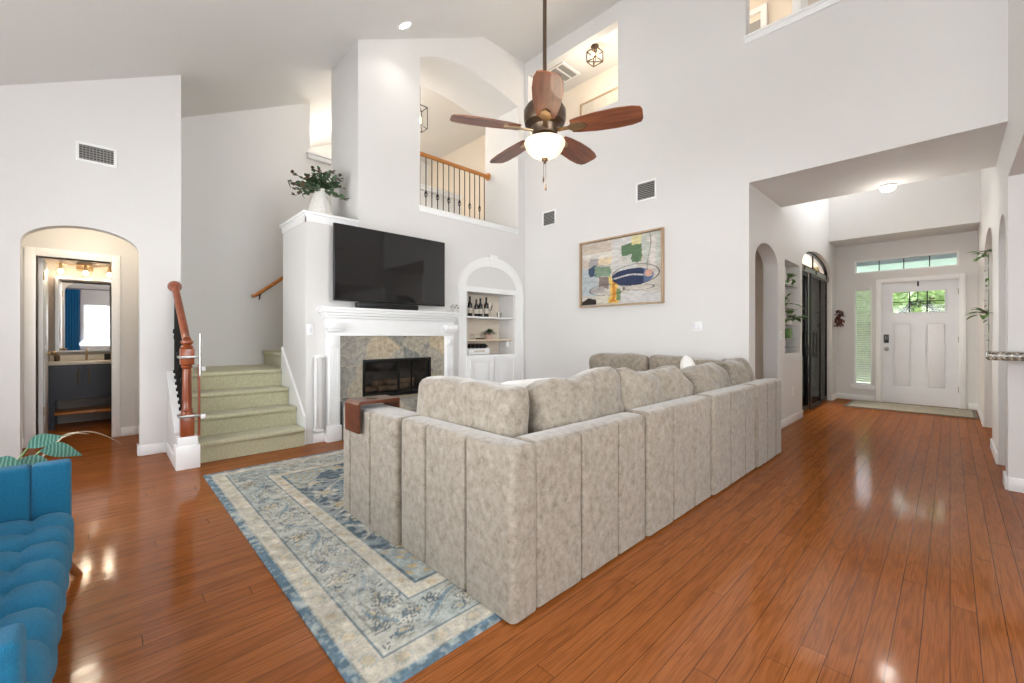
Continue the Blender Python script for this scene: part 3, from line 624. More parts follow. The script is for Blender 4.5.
# ================================================================ SECTIONAL SOFA
def bar(mb, L, T, H, seams, r=.04, z0=.014, mtx=Matrix.Identity(4), gr=.026, wob=.002):
    """upholstered block: length L along x, outer face at y=0, thickness T towards +y, channel seams on the outer face"""
    ss = {0.0, L}
    for k in range(1, 6): ss.add(r * (1 - math.cos(PI / 2 * k / 5))); ss.add(L - r * (1 - math.cos(PI / 2 * k / 5)))
    s_ = r
    while s_ < L - r: ss.add(round(s_, 4)); s_ += .03
    for q in seams:
        for dd in (-.02, -.012, -.008, -.004, 0, .004, .008, .012, .02): ss.add(q + dd)
    ss = sorted(ss); rings = []
    for s0 in ss:
        e = min(s0, L - s0); ins = r - math.sqrt(max(0, r * r - max(0, r - e) ** 2)) if e < r else 0
        prof = []
        nz = 12
        for k in range(nz + 1): prof.append((0, z0 + (H - r - z0) * k / nz, 'o'))
        for k in range(1, 6): a_ = PI / 2 * k / 5; prof.append((r - r * math.cos(a_), H - r + r * math.sin(a_), 't'))
        for k in range(1, 4): prof.append((r + (T - 2 * r) * k / 4, H + .004 * math.sin(PI * k / 4), 't'))
        for k in range(0, 6): a_ = PI / 2 * k / 5; prof.append((T - r + r * math.sin(a_), H - r + r * math.cos(a_), 't'))
        prof.append((T, (H + z0) / 2, 'i')); prof.append((T, z0, 'i'))
        ring = []
        for y, z, kd in prof:
            yy = T / 2 + (y - T / 2) * (1 - 2 * ins / T); zz = z if z < H * .6 else z - ins * (z - H * .6) / (H * .4)
            g = 0
            for q in seams: g = max(g, math.exp(-((s0 - q) / .0055) ** 2))
            if kd == 'o': yy += g * gr
            elif kd == 't' and y < r: yy += g * gr * .5
            p = Vector((s0, yy, zz)); p += noise.noise_vector(p * 7) * wob
            ring.append(mb.bm.verts.new(mtx @ p))
        rings.append(ring)
    n_ = len(rings[0])
    for i in range(len(rings) - 1):
        for k in range(n_):
            l = (k + 1) % n_; mb.bm.faces.new((rings[i][k], rings[i+1][k], rings[i+1][l], rings[i][l]))
    mb.bm.faces.new(rings[0]); mb.bm.faces.new(rings[-1][::-1]); return mb
def cushion(mb, c, wx, dy, hz, rz=0, lean=0, seed=0, roll=0, puff=.5, wr=.02, n=14):
    bmesh.ops.create_cube(mb.bm, size=2)
    bmesh.ops.subdivide_edges(mb.bm, edges=mb.bm.edges[:], cuts=n, use_grid_fill=True)
    vs = mb.bm.verts[:]
    m_ = Matrix.Translation(Vector(c)) @ Matrix.Rotation(rz, 4, 'Z') @ Matrix.Rotation(lean, 4, 'X') @ Matrix.Rotation(roll, 4, 'Y')
    for v in vs:
        x, y, z = v.co; k = (abs(x) ** 9 + abs(z) ** 9 + abs(y) ** 4) ** (1 / 8); k = max(k, .85)
        e = max(abs(x), abs(z)); x /= k ** .75; z /= k ** .75
        yy = y * (1 - puff * (abs(v.co.x) ** 5 + abs(v.co.z) ** 5) / 2) / k ** .3
        p = Vector((x * wx / 2, yy * dy / 2, z * hz / 2))
        q = p * 6 + Vector((seed * 3.7, seed, 0)); rid = 1 - abs(noise.noise(Vector((q.x * 1.4, q.y, q.z * .7)))) * 2
        p += noise.noise_vector(q) * wr + Vector((0, math.copysign(1, y) * rid * wr * .35, 0))
        v.co = m_ @ p
    return mb
LX0, LY0, SH = 1.15, 1.19, .715
sofa = thing('sectional_sofa', (3.0, 2.0, 0), 'large U-shaped taupe crushed velvet sectional sofa with vertical channel seams', 'sofa')
def RZ(a_, x, y): return Matrix.Translation((x, y, 0)) @ Matrix.Rotation(a_, 4, 'Z')
# long back along X, outer face towards -Y ; corner cap then modules
SH = .705
bar(MB(), .135 + .0, .88, SH, [], .03).bm.free()
# short side: outer face towards -X : local x runs -Y
def short(y1, y0, T, H, seams, r=.04, x0=LX0): 
    mb = MB(); bar(mb, y1 - y0, T, H, seams, .026, mtx=Matrix.Translation((x0, y1, 0)) @ Matrix.Rotation(-PI / 2, 4, 'Z')); return mb
short(2.07, 1.19, .15, .705, [.25, .575]).build('back_section', 'velvet', sofa, ang=60)
short(2.78, 2.085, .22, .70, [.12, .40], x0=1.125).build('armrest', 'velvet', sofa, ang=60)
segs = [(1.29, 2.205, [1.605, 1.92], 1.192), (2.21, 3.115, [2.52, 2.83], 1.18), (3.12, 4.045, [3.45, 3.78], 1.165), (4.05, 4.80, [4.32, 4.60], 1.15)]
for i, (x0, x1, q, y0) in enumerate(segs):
    mb = MB(); bar(mb, x1 - x0, .16, [.705, .715, .722, .728][i], [v - x0 for v in q], .026, mtx=Matrix.Translation((x0, y0, 0))); mb.build('back_section', 'velvet', sofa, ang=60)
# far arm along the right wall : outer face towards +X
mb = MB(); bar(mb, 1.85, .16, .715, [.4, .8, 1.2, 1.55], .035, mtx=Matrix.Translation((4.80, 1.32, 0)) @ Matrix.Rotation(PI / 2, 4, 'Z')); mb.build('back_section', 'velvet', sofa, ang=60)
# seats
def seat(x0, x1, y0, y1):
    m_ = MB(); m_.box(x0, x1, y0, y1, .04, .30, .02); m_.build('seat_base', 'velvet', sofa)
    m_ = MB(); m_.box(x0 + .005, x1 - .005, y0 + .005, y1 - .005, .302, .455, .045, 4); m_.build('seat_cushion', 'velvet', sofa)
seat(1.36, 2.2, 2.09, 2.77); seat(1.31, 2.2, 1.36, 2.08); seat(2.21, 3.11, 1.35, 2.2); seat(3.12, 3.85, 1.34, 2.2); seat(3.86, 4.63, 1.33, 2.2); seat(3.75, 4.63, 2.21, 3.15)
for x, y in ((1.2, 1.25), (1.2, 2.7), (2.2, 1.25), (3.1, 1.24), (4.05, 1.23), (4.72, 1.24), (4.72, 3.1), (3.82, 3.1), (3.0, 2.15), (2.1, 2.7)):
    MB().box(x - .03, x + .03, y - .03, y + .03, 0.0, .05, .004).build('foot', 'blackp', sofa)
def bc(seed, c, wx, dy, hz, rz=0, lean=0, roll=0, wr=.02, m='velvet', puff=.5):
    mb = MB(); cushion(mb, c, wx, dy, hz, rz, lean, seed, roll, puff, wr); return mb.build('back_cushion', m, sofa, ang=80)
bc(1, (1.395, 1.785, .685), .80, .20, .46, -PI / 2, R(-4), wr=.024, puff=.42)
bc(2, (1.945, 1.49, .69), .80, .22, .46, 0, R(-8), R(-5), wr=.032, puff=.6)
bc(3, (2.60, 1.48, .69), .56, .26, .45, R(5), R(-9), R(4), wr=.045, puff=.75)
bc(4, (3.02, 1.47, .68), .42, .26, .46, R(-3), R(-9), R(-6), wr=.05, puff=.75)
bc(5, (3.68, 1.46, .68), .76, .26, .43, 0, R(-12), R(-3), wr=.045, puff=.75)
bc(6, (4.36, 1.46, .69), .54, .26, .46, R(8), R(-10), R(-5), wr=.05, puff=.8)
bc(7, (4.46, 2.76, .69), .80, .22, .50, PI / 2, R(-8), 0, wr=.02, puff=.75)
bc(8, (4.46, 1.96, .68), .80, .22, .50, PI / 2, R(-8), R(-3), wr=.025, puff=.75)
def pillow(seed, c, wx, dy, hz, rz, lean, roll, lb):
    mb = MB(); cushion(mb, c, wx, dy, hz, rz, lean, seed, roll, .75, .012); o = mb.build('throw_pillow', 'white_fab', None, (c[0], c[1], c[2] - hz / 2), ang=80); tag(o, lb, 'pillow', 'white throw pillows')
pillow(21, (1.80, 1.70, .70), .40, .12, .40, R(-12), R(-15), 0, 'white throw pillow tucked behind the near corner cushions of the sectional')
pillow(22, (3.95, 1.66, .69), .44, .14, .44, R(20), R(-14), R(38), 'white throw pillow standing on its corner at the far end of the sectional')
# wooden tray on the arm
t = MB(); t.prism('Y', 2.45, 2.64, [(1.085, .565), (1.085, .735), (1.10, .755), (1.36, .755), (1.36, .565), (1.345, .565), (1.345, .735), (1.112, .735), (1.10, .73), (1.10, .565)])
tr = t.build('armrest_tray', 'tray', None, (1.22, 2.55, .565)); tag(tr, 'reddish brown wooden armrest tray folded over the left end of the sectional', 'tray')
m_ = MB(); m_.lathe([(.036, .755), (.04, .758), (.04, .760), (.03, .760), (.03, .757)], (1.22, 2.55, 0), 20); m_.build('cup_ring', 'bronze', tr)

# ================================================================ RUG and vertex-colour grids
def grid(name, W_, L_, nx, ny, fn, place, thick):
    xs = np.linspace(0, W_, nx + 1); ys = np.linspace(0, L_, ny + 1); X, Y = np.meshgrid(xs, ys); col = fn(X, Y)
    c = np.clip(col / 255, 0, 1); lin = np.where(c <= .04045, c / 12.92, ((c + .055) / 1.055) ** 2.4)
    V = [place(x, y, thick) for y in ys for x in xs]; F = []
    for j in range(ny):
        b = j * (nx + 1)
        for i in range(nx): F.append((b + i, b + i + 1, b + nx + 2 + i, b + nx + 1 + i))
    nv = len(V); per = [i for i in range(nx + 1)] + [(j + 1) * (nx + 1) + nx for j in range(ny)] + [ny * (nx + 1) + i for i in range(nx - 1, -1, -1)] + [j * (nx + 1) for j in range(ny - 1, 0, -1)]
    for i in per: V.append(place(xs[i % (nx + 1)], ys[i // (nx + 1)], 0))
    m_ = len(per)
    for k in range(m_): F.append((per[k], nv + k, nv + (k + 1) % m_, per[(k + 1) % m_]))
    F.append(tuple(nv + k for k in range(m_)))
    me = bpy.data.meshes.new(name); me.from_pydata(V, [], F)
    ca = me.color_attributes.new('Col', 'FLOAT_COLOR', 'POINT'); full = np.ones((len(V), 4), np.float32)
    L2 = lin.reshape(-1, 3); full[:nv, :3] = L2; full[nv:, :3] = L2[per]; ca.data.foreach_set('color', full.ravel())
    return me
rs = np.random.RandomState(3)
def vnoise(X, Y, f, seed):
    r_ = np.random.RandomState(seed); G = r_.rand(400, 400); x = X * f + 7; y = Y * f + 7; xi = np.floor(x).astype(int); yi = np.floor(y).astype(int); u = x - xi; v = y - yi
    u = u * u * (3 - 2 * u); v = v * v * (3 - 2 * v); g = lambda a, b: G[a % 400, b % 400]
    return (g(xi, yi) * (1 - u) + g(xi + 1, yi) * u) * (1 - v) + (g(xi, yi + 1) * (1 - u) + g(xi + 1, yi + 1) * u) * v
RW, RL = 3.55, 2.98
def rugf(X, Y):
    n_ = vnoise(X, Y, 28, 1) * .6 + vnoise(X, Y, 70, 2) * .4; nb = vnoise(X, Y, 5, 3)
    Xw = X + (vnoise(X, Y, 14, 5) - .5) * .035; Yw = Y + (vnoise(X, Y, 14, 6) - .5) * .035
    d = np.minimum(np.minimum(X, RW - X), np.minimum(Y, RL - Y)); dw = d + (vnoise(X, Y, 16, 8) - .5) * .008
    s = np.where(np.minimum(X, RW - X) < np.minimum(Y, RL - Y), Y, X + .13)
    cream = np.array([212, 204, 186.]); lb = np.array([180, 186, 180.]); blue = np.array([112, 136, 150.]); dk = np.array([92, 104, 112.]); gold = np.array([198, 172, 126.]); gry = np.array([150, 148, 138.])
    col = np.zeros(X.shape + (3,)) + lb
    def put(mask, c, a=1.): 
        m3 = (np.clip(mask, 0, 1) * a)[..., None]; col[:] = col * (1 - m3) + c * m3
    def stp(x, w_=.006): return 1 / (1 + np.exp(-x / w_))
    put(stp(nb - .55, .1), cream, .6)
    # main border d .145-.37 : scroll vine and flowers
    per = .58; ph = (s / per) % 1; c0 = .255 + .062 * np.sin(2 * PI * ph)
    sw = s + (vnoise(X, Y, 14, 6) - .5) * .03
    put((np.abs(dw - c0) < .009 * (1 + .8 * np.sin(4 * PI * ph + 1))) * 1., blue, .7)
    put((np.abs(np.abs(dw - c0) - .026) < .003) * 1., gry, .8)
    for off, dc, rad, k in ((.25, .215, .055, 7), (.75, .30, .055, 8), (.0, .31, .03, 5), (.5, .20, .03, 5)):
        du = ((s / per - off + .5) % 1 - .5) * per; dv = dw - dc; rr = np.hypot(du, dv); th = np.arctan2(dv, du); pet = rad * (1 + .25 * np.cos(k * th))
        put((rr < pet) * 1., cream, .85); put((np.abs(rr - pet) < .005) * 1., dk, .8); put((rr < pet * .55) * 1., gold if k == 7 else blue, .6); put((np.abs(rr - pet * .5) < .004) * 1., dk, .7); put((rr < pet * .2) * 1., dk, .7)
    for q in range(5):
        du = ((s / per - .1 - q * .19 + .5) % 1 - .5) * per; dv = dw - (.18 + .14 * ((q * 7) % 5) / 4); rr = np.hypot(du * 1.0, dv * 1.6); th = np.arctan2(dv, du)
        put((np.abs(rr - .03 - .008 * np.sin(3 * th + q)) < .004) * 1., dk, .7); put((rr < .014) * 1., gold, .6)
    wv = np.sin(s * 46 + 3 * np.sin(dw * 40)) * np.sin(dw * 75); put(((np.abs(wv) < .10) & (vnoise(X, Y, 9, 12) > .45)) * 1., gry, .8)
    # guard bands
    put(((d > .05) & (d < .13)) * 1., cream, .95); du = ((s / .16 + .5) % 1 - .5) * .16; rr = np.hypot(du, (dw - .09) * 1.3)
    put(((d > .05) & (d < .13) & (rr < .034)) * 1., gold, .30); put(((d > .05) & (d < .13) & (np.abs(rr - .034) < .004)) * 1., lb, .9)
    put(((d > .375) & (d < .455)) * 1., cream, .95); rr = np.hypot(((s / .13 + .5) % 1 - .5) * .13, (dw - .415) * 1.3); put(((d > .375) & (d < .455) & (rr < .025)) * 1., gold, .45)
    for a_, b_ in ((.128, .142), (.366, .376), (.455, .466)): put(((d > a_) & (d < b_)) * 1., blue * .85, .85)
    put((d < .042) * 1., blue, 1); put(((d < .042) & (vnoise(X, Y, 45, 21) * .6 + n_ * .4 > .60)) * 1., lb, .7)
    # field
    F_ = d > .466; xc = np.abs(Xw - RW / 2); yc = np.abs(Yw - RL / 2)
    put(F_ * 1., blue * .93, 1); put((F_ & (nb + n_ * .3 > .68)) * 1., dk, .55)
    lat = np.minimum(np.abs(((Xw * 2.6 + Yw * 2.6) % 1) - .5), np.abs(((Xw * 2.6 - Yw * 2.6) % 1) - .5)); put((F_ & (lat < .035)) * 1., cream, .75)
    gx = ((Xw / .29 + .5) % 1 - .5) * .29; gy = ((Yw / .27 + .5) % 1 - .5) * .27; rr = np.hypot(gx, gy); th = np.arctan2(gy, gx)
    put((F_ & (rr < .07 * (1 + .3 * np.cos(6 * th)))) * 1., cream, .85); put((F_ & (rr < .035)) * 1., gold, .8); put((F_ & (np.abs(rr - .045) < .005)) * 1., dk, .8)
    md = xc / 1.0 + yc / .72 + .05 * np.sin(np.arctan2(yc, xc) * 14); put((md < 1) * 1., gold, .8); put(((md < 1) & (np.abs(np.sin(md * 16)) < .28)) * 1., dk, .7); put((np.abs(md - 1) < .03) * 1., dk, .9); put(((md < .5) & (n_ > .5)) * 1., cream, .7)
    cd_ = (RW / 2 - .466 - xc) + (RL / 2 - .466 - yc); put((F_ & (cd_ < .42)) * 1., lb, .85); put((F_ & (np.abs(cd_ - .42) < .012)) * 1., dk, .9); put((F_ & (cd_ < .42) & (np.abs(np.sin(cd_ * 40) * np.cos((xc - yc) * 26)) > .7)) * 1., gold, .8)
    # wear
    put(stp(vnoise(X, Y, 3.3, 15) - .62, .06) * (n_ > .42), np.array([196, 192, 180.]), .5)
    col *= (.80 + .34 * n_)[..., None]
    return col
me = grid('area_rug', RW, RL, 420, 352, rugf, lambda x, y, t: (x, y, t), .009)
me.materials.append(M['rug']); o = bpy.data.objects.new('area_rug', me); COL.objects.link(o); o.location = (.575, 1.26, .0005)
tag(o, 'distressed oriental area rug in faded blue, cream and gold under the sectional', 'rug')

# ================================================================ TEAL SOFA
ts = thing('tufted_sofa', (-.5, 2.1, 0), 'teal mid-century tufted sofa with angled wooden legs at the left edge', 'sofa')
CH = .184; Y0 = 1.33; Y1 = 2.79
def channels(mb, x0, x1, y0, y1, zt, zb, front_r, seam=None, back_z=0.):
    nx = 30; ny = 90; G = []
    us = [i / nx for i in range(nx + 1)]
    for j in range(ny + 1):
        y = y0 + (y1 - y0) * j / ny; ph = ((y - y0) / CH) % 1; c_ = abs(math.sin(PI * ph)) ** .6; row = []
        for u in us:
            # path from back edge over the top and down the front
            Ltop = (x1 - x0 - front_r); Larc = front_r * PI / 2; Ld = zt - front_r - zb; tot = Ltop + Larc + Ld; q = u * tot
            if q < Ltop: p = Vector((x0 + q, y, zt)); nn = Vector((0, 0, 1))
            elif q < Ltop + Larc: a_ = (q - Ltop) / front_r; nn = Vector((math.sin(a_), 0, math.cos(a_))); p = Vector((x1 - front_r, y, zt - front_r)) + nn * front_r
            else: nn = Vector((1, 0, 0)); p = Vector((x1, y, zt - front_r - (q - Ltop - Larc)))
            dep = .042 * (1 - c_)
            if seam is not None: dep += .026 * math.exp(-((p.x - seam) / .014) ** 2) if q < Ltop + Larc * .5 else 0
            if q > Ltop + Larc: dep *= max(.3, 1 - (q - Ltop - Larc) / max(Ld, .01))
            e = min(y - y0, y1 - y); dep += .02 * max(0, 1 - e / .02)
            row.append(mb.bm.verts.new(p - nn * dep))
        G.append(row)
    for j in range(ny):
        for i in range(nx): mb.bm.faces.new((G[j][i], G[j][i+1], G[j+1][i+1], G[j+1][i]))
    # underside and ends
    bot = [[mb.bm.verts.new((x0, r[0].co.y, zb)), r[-1]] for r in G]
    for j in range(ny):
        mb.bm.faces.new((bot[j][0], bot[j+1][0], G[j+1][-1], G[j][-1])); mb.bm.faces.new((bot[j][0], G[j][0], G[j+1][0], bot[j+1][0]))
    mb.bm.faces.new([bot[0][0]] + G[0]); mb.bm.faces.new(([bot[-1][0]] + G[-1])[::-1])
    return mb
channels(MB(), -.78, -.10, Y0, Y1 + .0, .375, .20, .06, -.235).build('seat', 'teal', ts, ang=70)
for y in (1.215, 2.80):
    m_ = MB(); m_.box(-.238, -.115, y, y + .095, .20, .575, .016, 3).box(-.90, -.238, y, y + .095, .20, .575, .016, 3); m_.build('armrest', 'teal', ts, ang=50)
mb = MB(); channels(mb, -.0, .42, Y0, Y1, .12, .0, .05)
mt_ = Matrix.Translation((-.80, 0, .30)) @ Matrix.Rotation(R(-78), 4, 'Y')
for v in mb.bm.verts: v.co = mt_ @ v.co
mb.build('backrest', 'teal', ts, ang=70)
MB().box(-.88, -.14, 1.26, 2.85, .17, .205, .005).build('frame', 'legw', ts)
for x, y, dx, dy in ((-.16, 2.74, .07, .17), (-.16, 1.36, .07, -.12), (-.82, 2.74, -.07, .15), (-.82, 1.36, -.07, -.12)):
    MB().cyl((x + dx, y + dy, 0), (x, y, .18), .013, .026, seg=14).build('leg', 'legw', ts)

# ================================================================ TV, soundbar, mantel things
tv = thing('television', (2.5, 4.6, 1.53), 'large black flat television mounted above the white mantel', 'television')
MB().box(1.77, 3.21, 4.60, 4.635, 1.535, 2.375, .006).build('screen_housing', 'blackp', tv)
M['screen'] = mat('glossy_tv_screen', (14, 13, 15), .06, spec=.6, var=0, coat=.3)
MB().box(1.778, 3.202, 4.597, 4.602, 1.55, 2.366).build('screen', 'screen', tv)
MB().box(2.2, 2.8, 4.635, 4.735, 1.75, 2.15, .01).build('wall_mount', 'black', tv)
sbm = thing('soundbar', (2.4, 4.6, 1.465), 'slim black soundbar lying on the mantel under the television', 'soundbar')
MB().box(2.02, 2.80, 4.575, 4.65, 1.466, 1.53, .012).build('speaker_body', 'blackp', sbm)
g_ = MB()
for i in range(30): g_.box(2.045 + i * .0245, 2.055 + i * .0245, 4.572, 4.577, 1.478, 1.518)
g_.build('grille', 'black', sbm)
fl = thing('flower_cluster', (3.40, 4.64, 1.465), 'small white flower cluster ornament on the right end of the mantel', 'ornament')
m_ = MB()
for i in range(46):
    a_ = random.uniform(0, 2 * PI); e_ = random.uniform(-.4, 1.3); d_ = (math.cos(a_) * math.cos(e_), math.sin(a_) * math.cos(e_) * .6, math.sin(e_)); c_ = (3.40 + d_[0] * .05, 4.64 + d_[1] * .04, 1.525 + d_[2] * .04)
    m_.leaf(c_, d_, .035, .028, n=3, droop=.1)
m_.build('petals', 'ceramic', fl); MB().lathe([(.02, 0), (.025, .01), (.018, .04), (.022, .06)], (3.40, 4.64, 1.465), 16).build('base', 'ceramic', fl)
for i in range(3): MB().sphere((3.37 + i * .028, 4.60, 1.53 + (i % 2) * .03), .009).build('flower_centre', 'leafb', fl)

# ================================================================ vase on the ledge
vs_ = thing('eucalyptus_vase', (1.80, 5.08, 2.48), 'ribbed white tapered vase of eucalyptus branches on the high ledge by the stairs', 'vase')
MB().lathe([(.12, 0), (.142, .02), (.14, .07), (.115, .18), (.085, .27), (.062, .33), (.060, .355), (.068, .37), (.058, .37), (.05, .34)], (1.80, 5.08, 2.48), 48, rib=.02).build('vase_body', 'ceramic', vs_)
br_ = MB(); lf = MB(); lb_ = MB(); base = Vector((1.80, 5.08, 2.80))
random.seed(11)
for i in range(44):
    a_ = random.uniform(0, 2 * PI); el = random.uniform(.0, 1.45); Ls = random.uniform(.22, .44); d_ = Vector((math.cos(a_) * math.cos(el), math.sin(a_) * math.cos(el), math.sin(el)))
    pts = [base + d_ * Ls * t - Vector((0, 0, .16 * t * t * Ls / .4)) + Vector((0, 0, .05 * t)) for t in [k / 8 for k in range(9)]]
    br_.tube(pts, .003, 5, .0015)
    for k in range(2, 9):
        for sgn in (-1, 1):
            dd = Vector((random.uniform(-1, 1), random.uniform(-1, 1), random.uniform(-.3, .8))); tgt = lb_ if (k >= 7 and random.random() < .55) else lf
            tgt.leaf(pts[k], dd, random.uniform(.045, .065), random.uniform(.038, .052), n=3, droop=.1)
br_.build('branches', 'stem', vs_); lf.build('leaves', 'leaf', vs_); lb_.build('leaf_tips', 'leafb', vs_)

# ================================================================ niche contents
def bottle(x, y, z, s, lb, amber=False):
    b = thing('wine_bottle', (x, y, z), lb, 'bottle', 'bottles on the upper niche shelf')
    MB().lathe([(.034 * s, 0), (.037 * s, .005), (.037 * s, .17 * s), (.033 * s, .195 * s), (.015 * s, .225 * s), (.014 * s, .28 * s), (.016 * s, .285 * s), (.016 * s, .30 * s)], (x, y, z), 20).build('bottle_body', 'bottle', b); bo = [c_ for c_ in bpy.data.objects if c_.parent == b][0]
    MB().lathe([(.0376 * s, .05 * s), (.0376 * s, .13 * s)], (x, y, z), 20).build('label', 'label', bo)
    MB().lathe([(.0152 * s, .24 * s), (.0168 * s, .29 * s), (.012 * s, .302 * s)], (x, y, z), 14).build('capsule', 'leafb' if amber else 'blackp', b)
for i, (x, lb, s) in enumerate(((3.86, 'dark wine bottle, leftmost on the upper niche shelf', .98), (3.965, 'wine bottle second from the left on the upper niche shelf', .86), (4.06, 'wine bottle third from the left on the upper niche shelf', .93), (4.16, 'wine bottle nearest the stemmed glasses on the upper niche shelf', 1.0))):
    bottle(x, 4.90 - .02 * (i % 2), 1.436, s, lb, i == 1)
for x, y, lb in ((3.91, 5.01, 'clear stemmed glass behind the left wine bottles'), (4.27, 4.92, 'clear stemmed glass standing right of the wine bottles'), (4.11, 5.03, 'clear stemmed glass behind the third wine bottle')):
    tag(MB().lathe([(.032, 0), (.032, .003), (.004, .008), (.004, .10), (.02, .115), (.038, .16), (.033, .215), (.031, .215), (.035, .16), (.018, .12)], (x, y, 1.436), 20).build('stemmed_glass', 'glass', None, (x, y, 1.436)), lb, 'glass', 'glasses on the upper niche shelf')
tag(MB().lathe([(.03, 0), (.034, .005), (.037, .08), (.034, .08), (.03, .01)], (4.44, 4.90, 1.436), 20).build('tumbler', 'glass', None, (4.44, 4.90, 1.436)), 'short clear tumbler alone at the right of the upper niche shelf', 'glass', 'glasses on the upper niche shelf')
pp = thing('potted_fern', (4.21, 4.88, 1.10), 'small dark green fern in a blush pot on the middle niche shelf', 'potted plant')
MB().lathe([(.045, 0), (.048, .005), (.062, .10), (.055, .10), (.05, .085)], (4.21, 4.88, 1.101), 24).build('pot', 'pink', pp)
m_ = MB()
for i in range(130):
    a_ = random.uniform(0, 2 * PI); el = random.uniform(.1, 1.4); m_.leaf((4.21 + .02 * math.cos(a_), 4.88 + .02 * math.sin(a_), 1.19), (math.cos(a_) * math.cos(el), math.sin(a_) * math.cos(el), math.sin(el)), random.uniform(.08, .15), .016, n=4, droop=.45)
m_.build('fronds', 'fern', pp)
tag(MB().tube([(3.87 + .035 * math.cos(t / 3), 4.86, 1.14 + .035 * math.sin(t / 3)) for t in range(20)], .003, 6).build('wire_ring_ornament', 'bronze', None, (3.87, 4.86, 1.101)), 'thin wire ring ornament at the left of the middle niche shelf', 'ornament')
tag(MB().box(3.98, 4.10, 4.84, 4.92, 1.1005, 1.118, .004).build('sunglasses_case', 'bronze', None, (4.04, 4.88, 1.1005)), 'low brown case lying left of the potted fern', 'case')
cr_ = thing('bottle_crate', (3.95, 4.90, .874), 'white box crate on the bottom niche shelf carrying black bottles', 'crate')
m_ = MB(); m_.box(3.76, 4.16, 4.80, 5.0, .879, .89).box(3.76, 4.16, 4.80, 4.812, .89, .965, .002).box(3.76, 4.16, 4.988, 5.0, .89, .965, .002).box(3.76, 3.772, 4.812, 4.988, .89, .965).box(4.148, 4.16, 4.812, 4.988, .89, .965); m_.build('crate_body', 'trim', cr_)
m_ = MB(); m_.box(3.86, 4.06, 4.797, 4.80, .91, .94); m_.build('label', 'label', cr_)
for i in range(5):
    x = 3.815 + i * .076; b = tag(MB().lathe([(.03, 0), (.034, .004), (.034, .10), (.014, .125), (.013, .15)], (0, 0, 0), 16).build('black_bottle', 'bottle', None, (0, 0, 0)), 'black bottle lying in the white crate, %s' % ['leftmost', 'second from the left', 'middle one', 'second from the right', 'rightmost'][i], 'bottle', 'black bottles in the crate')
    b.rotation_euler = (R(90), 0, 0); b.location = (x + .01, 4.97, 1.0)
tag(MB().box(4.545, 4.595, 4.83, 4.87, .985, 1.065, .006).build('wall_plug', 'trim', None, (4.57, 4.85, .985)), 'small white plug-in device on the right side of the niche', 'plug')

# ================================================================ painting
PY0, PY1, PZ0, PZ1 = 2.385, 3.62, 1.545, 2.455
def artf(X, Y):
    W_, H_ = 1.17, .845; u = X / W_; v = Y / H_
    n_ = vnoise(X, Y, 9, 31); n2 = vnoise(X, Y, 34, 32); st_ = vnoise(X * .3, Y, 60, 33)
    col = np.zeros(X.shape + (3,)) + np.array([196, 189, 178.])
    def put(mk, c, a=.95): m3 = (np.clip(mk, 0, 1) * a)[..., None]; col[:] = col * (1 - m3) + np.array(c, float) * m3
    def rc(x0, x1, y0, y1, c, a=.92, j=.03):
        put((u + (n_ - .5) * j * 2 > x0) & (u + (n2 - .5) * j < x1) & (v + (n2 - .5) * j > y0) & (v + (n_ - .5) * j * 2 < y1), c, a)
    rc(-.1, 1.1, .62, 1.1, (200, 186, 170)); rc(0, .22, .15, .6, (176, 184, 188)); rc(.12, .30, .55, .78, (166, 160, 158)); rc(.22, .48, .62, .82, (222, 202, 166)); rc(.0, .45, .74, .82, (216, 212, 204))
    rc(.42, .72, .50, 1.0, (206, 204, 200)); rc(.55, .78, .60, .90, (88, 116, 84)); rc(.52, .66, .58, .72, (210, 206, 198), .9); rc(.66, .80, .86, 1.0, (216, 204, 150)); rc(.80, 1.0, .55, 1.0, (190, 194, 186)); rc(.86, .94, .48, .95, (214, 206, 200))
    rc(.16, .40, .44, .60, (122, 146, 122)); rc(.12, .19, .45, .62, (58, 74, 96)); rc(.22, .38, .24, .42, (126, 112, 108)); rc(.10, .30, .18, .26, (170, 162, 158))
    rc(.36, .50, 0, .42, (222, 186, 96)); rc(.40, .46, .02, .34, (200, 130, 52)); rc(.46, .53, .05, .22, (112, 132, 90)); rc(.0, .20, .0, .085, (44, 38, 36)); rc(.20, .36, 0, .14, (208, 200, 184)); rc(.53, 1.0, .0, .16, (204, 202, 200))
    el = ((u - .66) / .25) ** 2 + ((v - .385) / .13) ** 2; put(el < 1 + (n_ - .5) * .25, (44, 54, 84)); put((el < 1.05) & (np.abs(v - .40 - .02 * np.sin(u * 12)) < .012), (200, 196, 192)); put((el < 1.1) & (u > .80), (110, 128, 158), .7)
    put((np.hypot((u - .86), (v - .42) * .8) < .045), (206, 160, 140))
    for cx, cy, rx, ry, w_ in ((.70, .42, .28, .15, .05), (.34, .22, .23, .085, .06), (.74, .22, .18, .04, .1)):
        e = ((u - cx) / rx) ** 2 + ((v - cy) / ry) ** 2; put(np.abs(e - 1) < w_, (58, 58, 66), .75)
    put((np.abs(u - .865 - .02 * np.sin(v * 9)) < .006) & (v > .45), (120, 130, 110), .7)
    col *= (.92 + .14 * st_)[..., None]; return col
pt = thing('abstract_painting', (4.83, 3.0, PZ0), 'framed abstract painting of green, navy and orange blocks on the right wall', 'painting')
me = grid('canvas', 1.17, .845, 190, 138, artf, lambda x, y, t: (-t, -x, y), .006)
me.materials.append(M['art']); o = bpy.data.objects.new('canvas', me); COL.objects.link(o); o.parent = pt; o.location = (-.002, .585, .033); ORG[o.name] = Vector((0, 0, 0))
